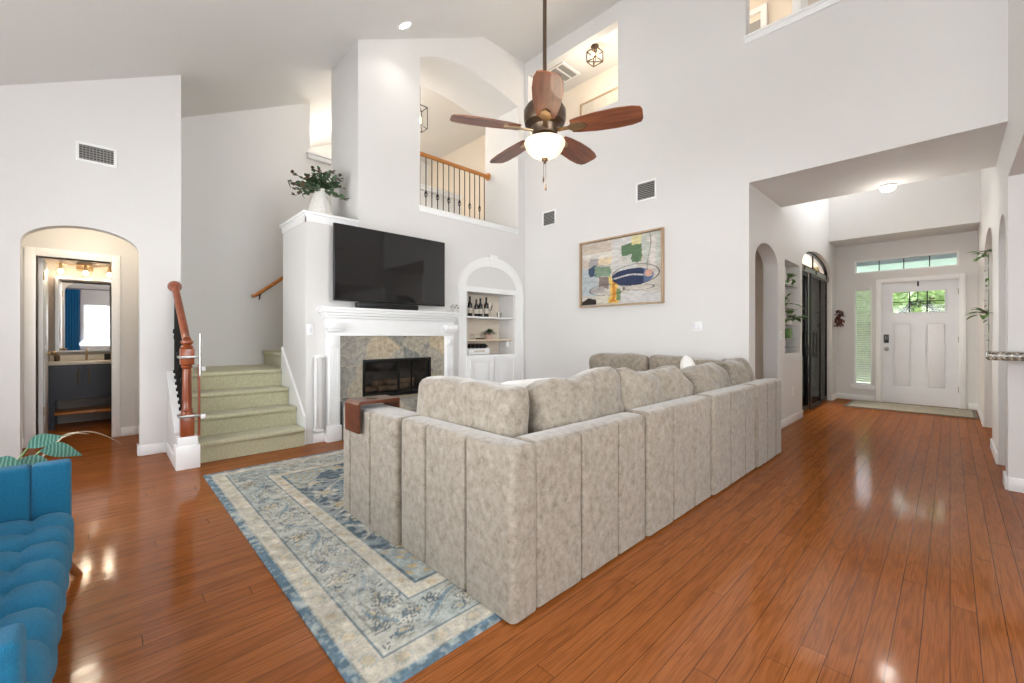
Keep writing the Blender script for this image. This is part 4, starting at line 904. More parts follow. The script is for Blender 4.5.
m_ = MB(); f0 = 4.795; m_.box(f0, 4.85, PY0, PY0 + .022, PZ0, PZ1, .003).box(f0, 4.85, PY1 - .022, PY1, PZ0, PZ1, .003).box(f0, 4.85, PY0 + .022, PY1 - .022, PZ0, PZ0 + .022, .003).box(f0, 4.85, PY0 + .022, PY1 - .022, PZ1 - .022, PZ1, .003)
m_.build('frame', 'frame', pt)

# ================================================================ vents, switches
def vent(plane, c, a0, a1, z0, z1, lb, cross=False, out=-1):
    ctr = ((a0 + a1) / 2); loc = (c, ctr, z0) if plane == 'X' else (ctr, c, z0)
    v_ = thing('wall_vent', loc, lb, 'vent')
    def B(mb, p0, p1, q0, q1, t0, t1, bev=0):
        if plane == 'X': mb.box(c - t1, c - t0, p0, p1, q0, q1, bev)
        else: mb.box(p0, p1, c - t1, c - t0, q0, q1, bev)
    f = MB(); e = .022
    for r_ in ((a0 - e, a0, z0 - e, z1 + e), (a1, a1 + e, z0 - e, z1 + e), (a0, a1, z0 - e, z0), (a0, a1, z1, z1 + e)): B(f, *r_, 0, .01, .002)
    f.build('frame', 'trim', v_)
    b = MB(); B(b, a0, a1, z0, z1, .0005, .002); b.build('duct_shade', 'dark', v_)  # flat dark sheet, painted as the shade inside the duct
    s_ = MB(); nn = int((z1 - z0) / .021)
    for i in range(nn): z = z0 + (z1 - z0) * (i + .5) / nn; B(s_, a0, a1, z - .0055, z + .0035, .003, .009)
    if cross:
        k = int((a1 - a0) / .021)
        for i in range(1, k): x = a0 + (a1 - a0) * i / k; B(s_, x - .0035, x + .0035, z0, z1, .003, .009)
    s_.build('louvres', 'grille', v_)
vent('Y', 5.39, -.17, .055, 2.735, 2.865, 'white wall vent with gridded grille above the bathroom arch', True)
vent('X', 4.85, 4.11, 4.33, 2.84, 3.03, 'small louvred wall vent near the corner left of the painting')
vent('X', 4.85, 2.51, 2.74, 2.86, 3.06, 'louvred wall vent high on the wall above the painting')
def plate(loc, plane, lb, name='light_switch', sgn=-1):
    x, y, z = loc; t = thing(name, loc, lb, 'switch'); a = MB(); b = MB()
    if plane == 'X': a.box(x - .008, x, y - .06, y + .06, z, z + .115, .003); b.box(x - .012, x - .008, y - .04, y - .008, z + .03, z + .085, .002).box(x - .012, x - .008, y + .008, y + .04, z + .03, z + .085, .002)
    else: a.box(x - .035, x + .035, y - .008, y, z, z + .115, .003); b.box(x - .016, x + .016, y - .012, y - .008, z + .03, z + .085, .002)
    cp = a.build('cover_plate', 'trim', t); b.build('rocker', 'door', cp)
plate((4.85, 2.0, 1.20), 'X', 'double white light switch on the wall right of the painting')
plate((6.02, 1.46, 1.10), 'Y', 'white light switch between the alcove arch and the plant niche')
plate((6.60, 1.46, .35), 'Y', 'white outlet plate low on the wall under the plant niche', 'outlet')
plate((1.57, 4.74, 1.16), 'Y', 'white light switch on the fireplace wall beside the stairs')

# ================================================================ ceiling fan
FX, FY, FZ = 2.25, 2.0, 2.61
fan = thing('ceiling_fan', (FX, FY, 2.35), 'five-blade walnut ceiling fan with bronze motor and glowing frosted bowl', 'ceiling fan')
zc = sl(FX)
MB().cyl((FX, FY, 2.80), (FX, FY, zc - .04), .014, seg=14).build('downrod', 'bronze', fan)
MB().lathe([(.03, 0), (.07, .05), (.075, .10), (.075, .14)], (FX, FY, zc - .13), 24).build('canopy', 'bronze', fan)
MB().lathe([(.02, .28), (.05, .27), (.06, .245), (.13, .225), (.15, .19), (.15, .13), (.14, .10), (.10, .075), (.09, .05), (.09, .02), (.06, 0)], (FX, FY, 2.555), 36).build('motor', 'bronze', fan)
for i in range(5):
    a_ = R(46.07 + 180 - 2.5 + 72 * i); mtx = Matrix.Translation((FX, FY, FZ)) @ Matrix.Rotation(a_, 4, 'Z')
    b = MB(); pts = [(.19, .058), (.24, .072), (.36, .090), (.50, .096), (.60, .088), (.655, .070), (.668, .04)]
    loop = [(x, w_) for x, w_ in pts] + [(x, -w_) for x, w_ in pts[::-1]]; b.prism('Z', -.004, .004, loop)
    pit = Matrix.Rotation(R(-12), 4, 'X')
    for v in b.bm.verts: v.co = pit @ v.co
    bl_ = b.build('blade', 'blade', None, (0, 0, 0)); bl_.parent = fan; bl_.location = mtx.translation - ORG[fan.name]; bl_.rotation_euler = (0, 0, a_)
    k = MB(); k.prism('Z', .0, .008, [(.09, .018), (.17, .014), (.20, .04), (.27, .03), (.30, 0), (.27, -.03), (.20, -.04), (.17, -.014), (.09, -.018)])
    for v in k.bm.verts: v.co = pit @ (v.co + Vector((0, 0, -.013)))
    k_ = k.build('blade_iron', 'gold', None, (0, 0, 0)); k_.parent = bl_
MB().lathe([(.085, .0), (.10, -.01), (.10, -.03), (.085, -.035)], (FX, FY, 2.56), 32).build('light_fitter', 'gold', fan)
bw = MB(); bw.lathe([(.142, .0), (.146, -.012), (.142, -.025), (.125, -.06), (.095, -.092), (.055, -.112), (.02, -.12)], (FX, FY, 2.53), 36); bw.build('light_bowl', 'bowl', fan)
MB().lathe([(.022, 0), (.024, -.01), (.012, -.02), (.006, -.035)], (FX, FY, 2.41), 16).build('finial', 'bronze', fan)
for dx, L_ in ((-.012, .12), (.012, .17)):
    m_ = MB(); m_.cyl((FX + dx, FY, 2.40), (FX + dx, FY, 2.40 - L_), .0016, seg=6).lathe([(.003, 0), (.007, -.02), (.008, -.035), (.002, -.045)], (FX + dx, FY, 2.40 - L_), 10); m_.build('pull_chain', 'bronze', fan)
point('fan_lamp', (FX, FY, 2.22), 4, .12, (1, .82, .62))

# recessed lights
def can(x, y, z, lb, tilt=0, e=0, r=.075):
    t = thing('recessed_light', (x, y, z), lb, 'ceiling light')
    for nm, m_, pr in (('trim_ring', 'trim', [(r, -.001), (r * 1.25, -.002), (r * 1.25, -.010), (r, -.006)]), ('lens', 'cool', [(r * .98, -.004), (r * .6, -.012), (.002, -.014)])):
        mb = MB(); mb.lathe(pr, (0, 0, 0), 28); o = mb.build(nm, m_, None, (0, 0, 0)); o.parent = t
    t.rotation_euler = (0, tilt, 0)
    if e:
        l = bpy.data.lights.new('lamp', 'SPOT'); l.energy = e; l.spot_size = R(120); l.spot_blend = .8; l.color = (1, .95, .88); l.shadow_soft_size = .06
        o = bpy.data.objects.new('recessed_lamp', l); COL.objects.link(o); o.location = (x, y, z - .04)
can(2.52, 4.42, sl(2.52), 'glowing recessed light in the sloped ceiling above the fireplace tower', -math.atan(.505), 9)
fl_ = thing('flush_light', (6.0, .46, 2.754), 'small glowing flush light under the soffit of the foyer opening', 'ceiling light')
MB().lathe([(.06, 0), (.075, -.005), (.075, -.015), (.06, -.02)], (6.0, .46, 2.754), 24).build('base', 'trim', fl_)
MB().lathe([(.062, -.02), (.066, -.03), (.05, -.055), (.02, -.066), (.002, -.068)], (6.0, .46, 2.754), 24).build('globe', 'cool', fl_)
point('flush_lamp', (6.0, .46, 2.45), 3.5, .06, (1, .95, .88))
# loft lantern, loft vent, picture, doorway
ln = thing('cage_lantern', (5.32, 3.72, 5.2), 'open square metal cage ceiling lantern in the loft hall opening', 'ceiling light')
def cage(lx, ly, z0, z1, s, m_='bronze', r=.008):
    mb = MB()
    c = [(lx - s, ly - s), (lx + s, ly - s), (lx + s, ly + s), (lx - s, ly + s)]
    for i in range(4):
        a_, b_ = c[i], c[(i + 1) % 4]; mb.cyl((*a_, z0), (*a_, z1), r, seg=6).cyl((*a_, z0), (*b_, z0), r, seg=6).cyl((*a_, z1), (*b_, z1), r, seg=6)
    return mb
cm = cage(5.32, 3.72, 5.29, 5.44, .085); cm.cyl((5.235, 3.635, 5.29), (5.405, 3.805, 5.29), .007, seg=6).cyl((5.235, 3.805, 5.29), (5.405, 3.635, 5.29), .007, seg=6).cyl((5.32, 3.72, 5.44), (5.32, 3.72, 5.53), .01, seg=8).box(5.235, 5.405, 3.714, 3.726, 5.432, 5.444); cm.build('cage', 'bronze', ln)
MB().lathe([(.055, 0), (.06, -.01), (.05, -.02)], (5.32, 3.72, 5.528), 20).build('canopy', 'bronze', ln)
for dx, dy in ((-.05, 0), (.05, 0), (0, -.05), (0, .05)): MB().sphere((5.32 + dx, 3.72 + dy, 5.39), .016).build('bulb', 'bulb', ln)
point('lantern_lamp', (5.32, 3.72, 5.1), 14, .1, (1, .88, .72))
point('loft_fill_near', (5.3, 2.3, 5.0), 14, .1, (1, .88, .74))  # added fill without a fixture, lights the beige loft wall
rv = thing('ceiling_vent', (5.45, 4.3, 5.52), 'long louvred return vent in the loft hall ceiling behind the fan', 'vent')
MB().prism('Z', 5.515, 5.53, [(5.25, 4.28), (5.25, 4.92), (5.70, 4.92), (5.70, 4.28)]).build('frame', 'trim', rv)
for i in range(4):
    y = 4.32 + i * .145; MB().box(5.29, 5.66, y, y + .10, 5.508, 5.516).build('louvre', 'grille', rv)
lp = thing('loft_picture', (5.94, 3.3, 4.35), 'framed picture on the beige loft hall wall behind the fan blade', 'picture')
m_ = MB()
for y0, y1, z0, z1 in ((3.3, 3.325, 4.5, 5.16), (4.425, 4.45, 4.5, 5.16), (3.325, 4.425, 4.5, 4.525), (3.325, 4.425, 5.135, 5.16)): m_.box(5.92, 5.95, y0, y1, z0, z1)
m_.build('frame', 'frame', lp); MB().box(5.938, 5.948, 3.325, 4.425, 4.525, 5.135).build('print', 'label', lp)
struct('trim_9', MB().box(5.92, 5.95, 1.58, 1.65, 3.0, 5.3).box(5.92, 5.95, 2.35, 2.42, 3.0, 5.3).box(5.92, 5.95, 1.65, 2.35, 5.23, 5.3), 'trim')
struct('door_3', MB().box(5.935, 5.95, 1.65, 2.35, 3.0, 5.14), 'grille')
struct('wall_loft_return', MB().box(5.60, 5.95, 1.16, 1.24, 3.0, 5.53), 'trim')
# pendant lantern beyond the balcony
pl = thing('pendant_lantern', (3.92, 6.3, 4.7), 'slim glowing box pendant lantern hanging beyond the balcony arch', 'pendant light')
cm = cage(3.88, 6.3, 4.70, 5.06, .09, r=.007); cm.cyl((3.88, 6.3, 5.06), (3.88, 6.3, sl(3.88)), .006, seg=6).cyl((3.79, 6.21, 5.06), (3.97, 6.39, 5.06), .006, seg=6); cm.build('cage', 'black', pl)
MB().cyl((3.88, 6.3, 4.80), (3.88, 6.3, 4.90), .018, seg=12).build('bulb', 'bulb', pl)
point('pendant_lamp', (3.88, 6.3, 4.6), 16, .1, (1, .92, .8))
point('stair_fill', (3.2, 6.0, 4.2), 12, .15, (1, .95, .88))  # added fill for the stairwell, no fixture
point('upper_room_fill', (3.0, 8.0, 4.2), 45, .15, (1, .94, .86))  # added fill without a fixture, brightens the space behind the half wall

# ================================================================ foyer : sliding doors, plants, mat
sd = thing('sliding_glass_doors', (8.2, 1.52, 0), 'black framed sliding glass barn doors under an arched foyer opening', 'door')
MB().box(7.05, 9.40, 1.50, 1.56, 2.12, 2.20, .004).build('header_track', 'chrome', sd)
m_ = MB()
for x in (7.45, 8.25, 9.05): m_.cyl((x, 1.49, 2.16), (x, 1.505, 2.16), .03, seg=16)
m_.build('rollers', 'black', sd)
for x0, x1, y in ((7.14, 7.90, 1.545), (7.86, 8.60, 1.505), (8.56, 9.32, 1.545)):
    f = MB(); e = .03
    for r_ in ((x0, x0 + e, .015, 2.12), (x1 - e, x1, .015, 2.12), (x0 + e, x1 - e, .015, .07), (x0 + e, x1 - e, 2.08, 2.12)): f.box(r_[0], r_[1], y - .015, y + .015, r_[2], r_[3])
    dl = f.build('door_leaf', 'black', sd); MB().box(x0 + e, x1 - e, y - .003, y + .003, .07, 2.08).build('glass_pane', 'thinglass', dl)
hn = MB()
for x in (7.82, 8.02): hn.cyl((x, 1.455, .82), (x, 1.455, 1.22), .012, seg=10).cyl((x, 1.455, .86), (x, 1.54, .86), .008, seg=8).cyl((x, 1.455, 1.18), (x, 1.54, 1.18), .008, seg=8)
hn.build('pull_handles', 'black', sd)
ab = MB(); fan_o = arch(7.13, 9.33, 2.20, 2.20, 2.475, 24); fan_i = arch(7.20, 9.26, 2.22, 2.22, 2.44, 24); ab.prism('Y', 1.52, 1.56, fan_o[1:-1] + fan_i[1:-1][::-1]).box(7.15, 9.3, 1.52, 1.56, 2.2, 2.225); ab.box(8.22, 8.24, 1.53, 1.55, 2.22, 2.45); ab.build('arched_transom_frame', 'black', sd)
# study: hanging drape and desk things seen through the glass
cu = MB(); xs = [1.66 + i * .0029 for i in range(60)]
def curtain(mb, pts, z0, z1, th=.012):
    A = [(mb.bm.verts.new((p[0], p[1], z0)), mb.bm.verts.new((p[0], p[1], z1))) for p in pts]; B = [(mb.bm.verts.new((p[0] + th * .3, p[1] + th, z0)), mb.bm.verts.new((p[0] + th * .3, p[1] + th, z1))) for p in pts]
    for S in (A, B):
        for i in range(len(S) - 1): mb.bm.faces.new((S[i][0], S[i+1][0], S[i+1][1], S[i][1]))
    for i in range(len(A) - 1): mb.bm.faces.new((A[i][1], A[i+1][1], B[i+1][1], B[i][1])); mb.bm.faces.new((A[i][0], A[i+1][0], B[i+1][0], B[i][0]))
    for i in (0, -1): mb.bm.faces.new((A[i][0], A[i][1], B[i][1], B[i][0]))
    return mb
M['drape'] = mat('olive_drape', (150, 140, 96), .85)
curtain(cu, [(9.66 + .03 * math.sin((x - 1.68) * 90), x) for x in xs], .05, 2.45); tag(cu.build('drape', 'drape', None, (9.66, 1.8, .05)), 'olive drape hanging in the study behind the sliding doors', 'curtain')
dk_ = thing('study_shelf', (9.1, 1.82, 0), 'small dark low shelf inside the study behind the glass doors', 'shelf')
for y in (1.70, 1.94): MB().box(8.9, 9.4, y - .01, y + .01, 0, .85).build('side_panel', 'black', dk_)
for z in (.05, .43, .83): MB().box(8.9, 9.4, 1.71, 1.93, z, z + .02).build('shelf_board', 'black', dk_)
M['redbook'] = mat('red_cloth', (150, 60, 50), .7)
for k, (z, hh, mm, lb) in enumerate(((.071, .24, 'redbook', 'red book standing on the bottom board of the study shelf'), (.451, .20, 'label', 'pale book standing on the middle board of the study shelf'), (.851, .14, 'bronze', 'brown box on top of the study shelf'))):
    tag(MB().box(8.98, 9.12, 1.75, 1.90, z, z + hh, .004).build('book' if k < 2 else 'box', mm, None, (9.05, 1.82, z)), lb, 'book' if k < 2 else 'box')
point('study_fill', (8.6, 2.9, 2.3), 90, .15, (1, .96, .9))  # added fill that brightens the study, no fixture
# plants in the foyer wall niche
random.seed(5)
def pothos(x, y, z, n_, spread, side=-1, pot=True, lb='', drop=.0, grp='hanging plants in the foyer niche', size=.11, d0=None):
    t = thing('hanging_plant', (x, y, z), lb, 'plant', grp)
    if pot: MB().lathe([(.02, 0), (.05, .006), (.062, .05), (.058, .055), (.05, .05)], (x, y, z), 20).build('pot', 'ceramic', t)
    lf = MB(); sm = MB()
    for i in range(n_):
        a_ = random.uniform(0, 2 * PI) if d0 is None else d0 + random.uniform(-.9, .9)
        Ls = random.uniform(.4, 1) * spread; d_ = Vector((math.cos(a_), math.sin(a_) * .6 * (1 if d0 is not None else 1), random.uniform(-.1, .8))).normalized()
        if d_.y > 0 and d0 is None: d_.y *= -.5
        p0 = Vector((x, y, z + .05)); pts = [p0 + d_ * Ls * k / 5 - Vector((0, 0, drop * (k / 5) ** 2)) for k in range(6)]; sm.tube(pts, .003, 5)
        lf.leaf(pts[-1], d_ + Vector((0, 0, -.2)), random.uniform(.8, 1.25) * size, random.uniform(.5, .7) * size, n=5, droop=.35)
        if Ls > spread * .7: lf.leaf(pts[3], Vector((d_.y, -abs(d_.x), .2)), size * .8, size * .5, n=5, droop=.3)
    sm.build('stems', 'stem', t); lf.build('leaves', 'pothos', t); return t
pothos(6.55, 1.515, 1.83, 9, .12, lb='trailing green plant in a white bowl, highest in the foyer wall niche')
pothos(6.42, 1.515, 1.53, 8, .13, lb='leafy plant in the foyer wall niche, second from the top', size=.10)
pothos(6.58, 1.515, 1.30, 12, .17, lb='largest spreading plant low in the foyer wall niche', size=.14)
ph = thing('green_planter', (6.62, 1.51, 1.12), 'small green square planter below the spreading plant in the foyer niche', 'planter')
MB().box(6.54, 6.70, 1.48, 1.60, 1.12, 1.25, .01).build('planter_box', 'pothos', ph); MB().box(6.55, 6.69, 1.49, 1.59, 1.245, 1.252).build('soil', 'bark', ph)
tag(MB().lathe([(.02, 0), (.024, .004), (.024, .075), (.012, .09), (.012, .10)], (6.36, 1.52, 1.01), 16).build('small_bottle', 'bottle', None, (6.36, 1.52, 1.01)), 'tiny dark bottle on the lowest ledge of the foyer niche', 'bottle')
for z, x0, x1 in ((1.82, 6.26, 6.99), (1.52, 6.26, 6.99), (1.29, 6.26, 6.99), (1.11, 6.26, 6.99), (1.0, 6.26, 6.99)):
    tag(MB().box(x0, x1, 1.475, 1.618, z - .006, z, .001).build('glass_shelf', 'glass', None, (6.6, 1.5, z - .006)), 'clear glass shelf %s in the foyer plant niche' % {1.82: 'uppermost', 1.52: 'second from the top', 1.29: 'third from the top', 1.11: 'second from the bottom', 1.0: 'lowest'}[z], 'shelf', 'glass shelves of the foyer niche')
# dried flowers on the foyer left wall corner
df = MB()
for i in range(70): df.leaf((9.50 + random.uniform(-.10, .10), 1.40 + random.uniform(-.05, .04), 1.47 + random.uniform(-.13, .13)), (random.uniform(-1, 1), random.uniform(-1, .2), random.uniform(-1, 1)), .07, .05, n=3)
tag(df.build('dried_flower_bundle', 'red_dec', None, (9.50, 1.40, 1.34)), 'dark red dried flower bundle on the wall beside the sliding doors', 'ornament')
# right foyer wall plants
t = pothos(6.60, -.27, 1.98, 8, .09, pot=False, lb='trailing vine on the right foyer wall, upper leaves near the dark arch', size=.085, grp='vines on the right foyer wall', d0=PI / 2 + .4, drop=.05)
t = pothos(6.50, -.27, 1.34, 8, .10, pot=False, lb='trailing vine on the right foyer wall, lower leaves above the granite counter', size=.095, grp='vines on the right foyer wall', d0=PI / 2 + .4, drop=.03)
vm = MB(); vm.tube([(6.52 + .02 * math.sin(k), -.275, 2.0 - k * .08) for k in range(14)], .003, 6)
for k in range(14): vm.leaf((6.52, -.27, 1.96 - k * random.uniform(.068, .074)), (random.uniform(-1, 1), random.uniform(.1, .8), random.uniform(-.8, .5)), random.uniform(.03, .05), .03, n=3)
tag(vm.build('hanging_vine_stem', 'pothos', None, (6.52, -.275, .96)), 'thin vine stem hanging down the right foyer wall between the leaf clusters', 'plant')
# door mat
dmf = MB()
dmf.box(8.68, 9.62, -.27, 1.20, 0, .012, .004)
mtt = thing('door_mat', (9.15, .45, 0), 'long grey-beige woven mat on the floor before the front door', 'mat')
M['matw'] = mat('woven_mat', (176, 168, 150), .95, var=.25, scale=40, bump=.8, bscale=200); M['matd'] = mat('mat_binding', (120, 112, 100), .9)
dmf.build('mat_field', 'matw', mtt)
MB().prism('Z', .004, .0145, [(8.68, -.27), (9.62, -.27), (9.62, 1.20), (8.68, 1.20)], [[(8.72, -.23), (9.58, -.23), (9.58, 1.16), (8.72, 1.16)]]).build('binding', 'matd', mtt)
# granite counter + white half wall trim
gc = thing('granite_counter', (4.82, -.6, 1.0), 'speckled dark granite countertop end at the right edge of the room', 'countertop')
MB().box(4.60, 4.849, -1.5, -.185, .975, 1.035, .01).build('slab', 'granite', gc)
MB().box(4.76, 4.849, -1.5, -.45, .90, .974, .004).build('support_ledge', 'trim', gc)

# ================================================================ bathroom
vn = thing('bathroom_vanity', (-.2, 7.8, 0), 'dark navy two-door bathroom vanity with cream counter and open wooden shelf', 'vanity')
m_ = MB(); m_.box(-.50, .10, 7.62, 8.09, .36, .79); 
for x in (-.50, .05):
    for y in (7.62, 8.04): m_.box(x, x + .05, y, y + .05, 0, .36)
m_.build('body', 'navy', vn)
for x0, x1, hx in ((-.455, -.215, -.245), (-.185, .055, -.155)):
    d_ = MB(); d_.box(x0, x1, 7.605, 7.62, .39, .765).prism('Y', 7.597, 7.605, rect(x0, x1, .39, .765), [rect(x0 + .04, x1 - .04, .43, .725)]); dd = d_.build('door', 'navy', vn)
    h_ = MB(); h_.cyl((hx, 7.575, .55), (hx, 7.575, .73), .006, seg=8).cyl((hx, 7.575, .57), (hx, 7.6, .57), .005, seg=6).cyl((hx, 7.575, .71), (hx, 7.6, .71), .005, seg=6); h_.build('handle', 'gold', dd)
MB().box(-.46, .06, 7.63, 8.05, .17, .20, .003).build('shelf', 'oak', vn)
MB().box(-.52, .12, 7.59, 8.10, .79, .83, .005).build('countertop', 'counter', vn)
MB().box(-.52, .12, 8.085, 8.10, .83, .90, .003).build('backsplash', 'counter', vn)
m_ = MB(); m_.cyl((-.18, 7.98, .83), (-.18, 7.98, .96), .013, seg=12).tube([(-.18, 7.98, .955), (-.18, 7.93, .97), (-.18, 7.86, .955)], .011, 10).cyl((-.18, 8.0, .96), (-.18, 7.98, .99), .008, seg=8); m_.build('faucet', 'gold', vn)
tag(MB().lathe([(.03, 0), (.032, .004), (.032, .08), (.028, .085)], (.02, 7.85, .831), 20).build('toiletry_jar', 'blackp', None, (.02, 7.85, .831)), 'small dark jar on the right of the bathroom counter', 'jar')
so = thing('soap_dispenser', (-.44, 7.8, .831), 'small brass-topped soap dispenser at the left end of the bathroom counter', 'dispenser')
MB().lathe([(.025, 0), (.027, .004), (.027, .07), (.01, .085)], (-.44, 7.8, .831), 18).build('jar', 'bronze', so); MB().tube([(-.44, 7.8, .91), (-.44, 7.8, .945), (-.41, 7.79, .945)], .005, 8).build('pump', 'gold', so)
mr_ = thing('bathroom_mirror', (-.18, 8.08, .97), 'large mirror above the vanity reflecting the living room window and blue curtain', 'mirror')
MB().box(-.44, .42, 8.085, 8.092, .96, 1.90).build('mirror_glass', 'mirror', mr_)
m_ = MB()
for r_ in ((-.47, -.44, .94, 1.92), (.42, .45, .94, 1.92), (-.44, .42, .94, .96), (-.44, .42, 1.90, 1.92)): m_.box(r_[0], r_[1], 8.07, 8.099, r_[2], r_[3])
m_.build('frame', 'chrome', mr_)
vl = thing('vanity_light', (-.2, 8.05, 2.0), 'three-bulb brass vanity bar light above the bathroom mirror', 'wall light')
m_ = MB(); m_.box(-.28, -.12, 8.07, 8.10, 2.02, 2.12, .004); m_.build('back_plate', 'gold', vl)
m_ = MB(); m_.cyl((-.46, 8.03, 2.09), (.10, 8.03, 2.09), .006, seg=8).cyl((-.2, 8.03, 2.09), (-.2, 8.07, 2.09), .006, seg=8); m_.build('bar', 'gold', vl)
for x in (-.42, -.19, .04):
    so_ = MB().cyl((x, 8.03, 2.10), (x, 8.03, 2.03), .014, seg=12).build('socket', 'gold', vl)
    MB().sphere((x, 8.03, 1.99), .032, (1, 1, 1.2)).build('bulb', 'bulb', so_)
    point('vanity_lamp', (x, 7.93, 1.97), 3.4, .03, (1, .82, .6))
point('vestibule_fill', (-.15, 6.0, 2.25), 8, .1, (1, .86, .66))  # added warm fill for the vestibule, no fixture
tl = thing('toilet', (.42, 7.75, 0), 'white toilet bowl edge just right of the bathroom vanity', 'toilet')
MB().lathe([(.11, 0), (.12, .05), (.10, .18), (.16, .33), (.19, .39), (.16, .40)], (.40, 7.58, 0), 28).build('bowl', 'ceramic', tl); MB().lathe([(.19, .40), (.195, .41), (.19, .425), (.02, .43)], (.40, 7.58, 0), 28).build('lid', 'trim', tl); MB().box(.22, .60, 7.88, 8.08, .38, .78, .02).build('tank', 'ceramic', tl)

# curtains of the room's back windows (seen in the bathroom mirror)
for i, (x0, x1, lb) in enumerate(((-1.0, -.58, 'bright blue curtain panel left of the living room window, seen in the bathroom mirror'), (.74, .98, 'blue curtain panel between the two living room windows behind the camera'))):
    mb = MB(); curtain(mb, [(x0 + (x1 - x0) * k / 60, -2.93 + .03 * math.sin(k * .75)) for k in range(61)], .03, 2.62); tag(mb.build('window_curtain', 'curtain', None, ((x0 + x1) / 2, -2.93, .03)), lb, 'curtain', 'blue living room curtains')
cr2 = MB(); cr2.cyl((-1.15, -2.93, 2.64), (2.7, -2.93, 2.64), .012, seg=10).sphere((-1.17, -2.93, 2.64), .03).sphere((2.72, -2.93, 2.64), .03)
for x in (-1.1, .86, 2.65): cr2.cyl((x, -3.0, 2.64), (x, -2.93, 2.64), .008, seg=8)
tag(cr2.build('curtain_rod', 'bronze', None, (.8, -2.93, 2.64)), 'bronze curtain rod above the living room windows behind the camera', 'curtain rod')

# plant behind the teal sofa
pp = thing('potted_calathea', (-.42, 3.22, 0), 'veined teal-green leafy houseplant in a pot behind the teal sofa', 'houseplant')
MB().lathe([(.10, 0), (.11, .01), (.145, .26), (.15, .28), (.135, .28), (.13, .25)], (-.42, 3.22, 0), 28).build('pot', 'ceramic', pp); MB().lathe([(.13, .25), (.02, .255)], (-.42, 3.22, 0), 24).build('soil', 'bark', pp)
def veinleaf():
    m, nt, b = newmat('veined_leaf'); N = nt.nodes; L = nt.links; tc = N.new('ShaderNodeTexCoord'); wv = N.new('ShaderNodeTexWave'); wv.inputs['Scale'].default_value = 24; wv.inputs['Distortion'].default_value = 2.5
    L.new(tc.outputs['Object'], wv.inputs[0]); cr = N.new('ShaderNodeValToRGB'); cr.color_ramp.elements[0].position = .55; cr.color_ramp.elements[0].color = (*s2l((50, 98, 88)), 1); cr.color_ramp.elements[1].position = .85; cr.color_ramp.elements[1].color = (*s2l((104, 146, 128)), 1)
    L.new(wv.outputs[0], cr.inputs[0]); L.new(cr.outputs[0], b.inputs['Base Color']); b.inputs['Roughness'].default_value = .35; return m
M['vein'] = veinleaf()
lf = MB(); sm = MB(); random.seed(9)
for dx, dy, z, L_, wd, az in ((.12, -.22, .565, .15, .13, -.3), (.03, -.24, .575, .16, .14, -1.0), (.19, -.12, .585, .15, .13, -.1), (-.02, -.22, .60, .15, .13, -2.3), (.02, -.14, .56, .16, .14, -.6), (.08, -.28, .53, .15, .13, .2), (-.12, -.20, .57, .16, .13, 2.8), (.14, -.02, .59, .15, .12, .5), (-.05, -.30, .54, .16, .13, -1.8)):
    p0 = Vector((-.42, 3.22, .26)); p1 = Vector((-.42 + dx, 3.22 + dy, z)); sm.tube([p0.lerp(p1, k / 5) + Vector((0, 0, .03 * math.sin(PI * k / 5))) for k in range(6)], .004, 6)
    lf.leaf(p1, (math.cos(az), .4 * math.sin(az), .45 * math.sin(az * 3) + .05), L_ * .95, wd * .72, up=(.3 * math.sin(az * 5), -.62, .75), n=8, droop=.25)
sm.build('stems', 'pothos', pp); lf.build('leaves', 'vein', pp)
dl = MB(); dl.tube([(-.38, 3.2, .28), (-.26, 3.18, .50), (-.20, 3.17, .58), (-.16, 3.16, .63), (-.10, 3.15, .65)], .004, 6)
dl.leaf((-.10, 3.15, .65), (1, .2, -.10), .17, .03, n=6, droop=.5).leaf((-.16, 3.15, .64), (1, .0, .12), .10, .045, n=5, droop=.2); dl.build('dry_leaf', 'dry', pp)

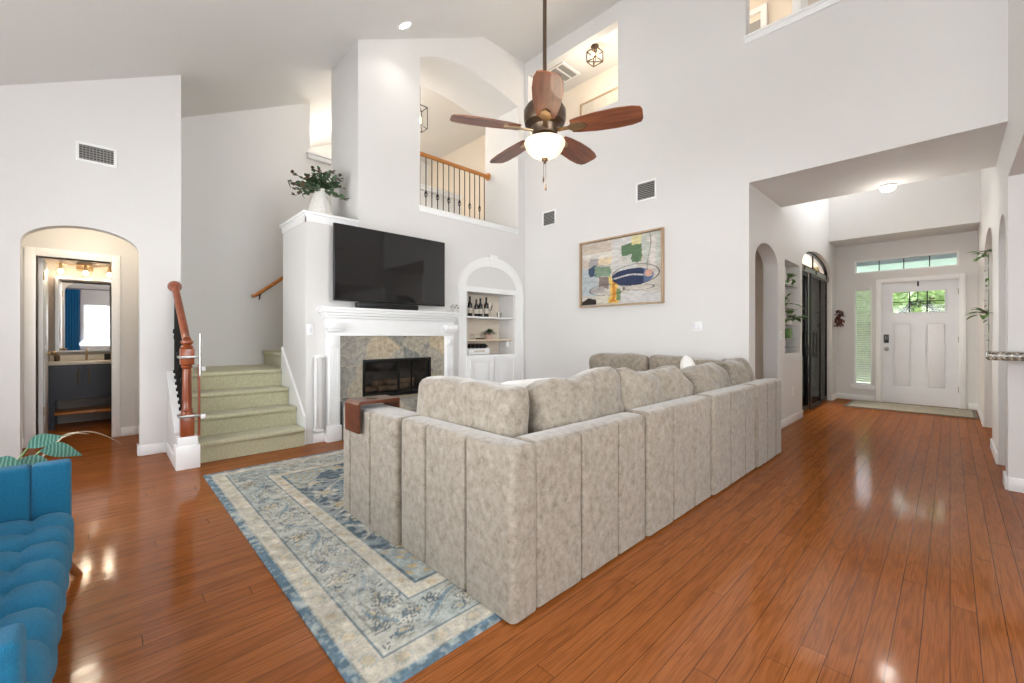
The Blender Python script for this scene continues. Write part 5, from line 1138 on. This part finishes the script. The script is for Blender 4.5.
# ================================================================ outdoors beyond the front door
struct('ground', MB().box(9.9, 26, -9, 12, -.12, -.02), 'grass')
struct('porch', MB().box(9.9, 11.4, -1.5, 3.0, 2.42, 2.5).box(11.3, 11.4, -1.5, 3.0, 2.30, 2.42), 'porch')
random.seed(4)
def tree(x, y, h_, r_, lb):
    t = thing('tree', (x, y, 0), lb, 'tree', 'trees outside the front door')
    MB().tube([(x, y, -.05), (x + .1, y, h_ * .4), (x, y + .1, h_ * .7)], .14, 8, .06).build('trunk', 'bark', t)
    m_ = MB()
    for i in range(2200):
        a_ = random.uniform(0, 2 * PI); z = random.uniform(-1, 1); q = random.uniform(.55, 1) * r_; c_ = (x + q * math.cos(a_) * math.sqrt(1 - z * z), y + q * math.sin(a_) * math.sqrt(1 - z * z), h_ * .72 + q * z * 1.25)
        if c_[2] < .2: continue
        m_.leaf(c_, (random.uniform(-1, 1), random.uniform(-1, 1), random.uniform(-.6, .6)), .28, .17, n=2)
    m_.build('crown', 'tree', t)
for x, y, h_, r_, lb in ((16, 3.9, 3.6, 1.7, 'light green tree seen through the sidelight blind'), (18.5, .3, 3.4, 1.8, 'light green tree seen through the front door glass'), (15, -2.9, 3.2, 1.5, 'light green tree at the right behind the front door glass'), (17.2, 7.6, 4.5, 2.2, 'tree farthest left beyond the front window')): tree(x, y, h_, r_, lb)

def hedge(x, y0, y1, h_, lb):
    t = thing('hedge', (x, (y0 + y1) / 2, -.02), lb, 'hedge', 'hedges outside the front door')
    m_ = MB(); m_.box(x, x + 1.0, y0, y1, -.02, h_); bmesh.ops.subdivide_edges(m_.bm, edges=m_.bm.edges[:], cuts=14, use_grid_fill=True)
    for v in m_.bm.verts: v.co += noise.noise_vector(v.co * 1.9) * .22 * (1 if v.co.z > .1 else 0)
    m_.build('branches', 'tree', t)
    m_ = MB()
    for i in range(1600): m_.leaf((x + random.uniform(-.12, .1), random.uniform(y0, y1), random.uniform(.1, h_)), (random.uniform(-1, 1), random.uniform(-1, 1), random.uniform(-.6, .6)), .26, .15, n=2)
    m_.build('foliage', 'tree', t)
hedge(21.0, -9, -1.7, 3.9, 'tall pale green hedge straight behind the front door glass')
hedge(21.0, -1.2, 4.6, 3.6, 'tall pale green hedge between the door glass and the sidelight')
hedge(21.0, 5.2, 11.5, 3.8, 'tall pale green hedge seen through the sidelight blind')
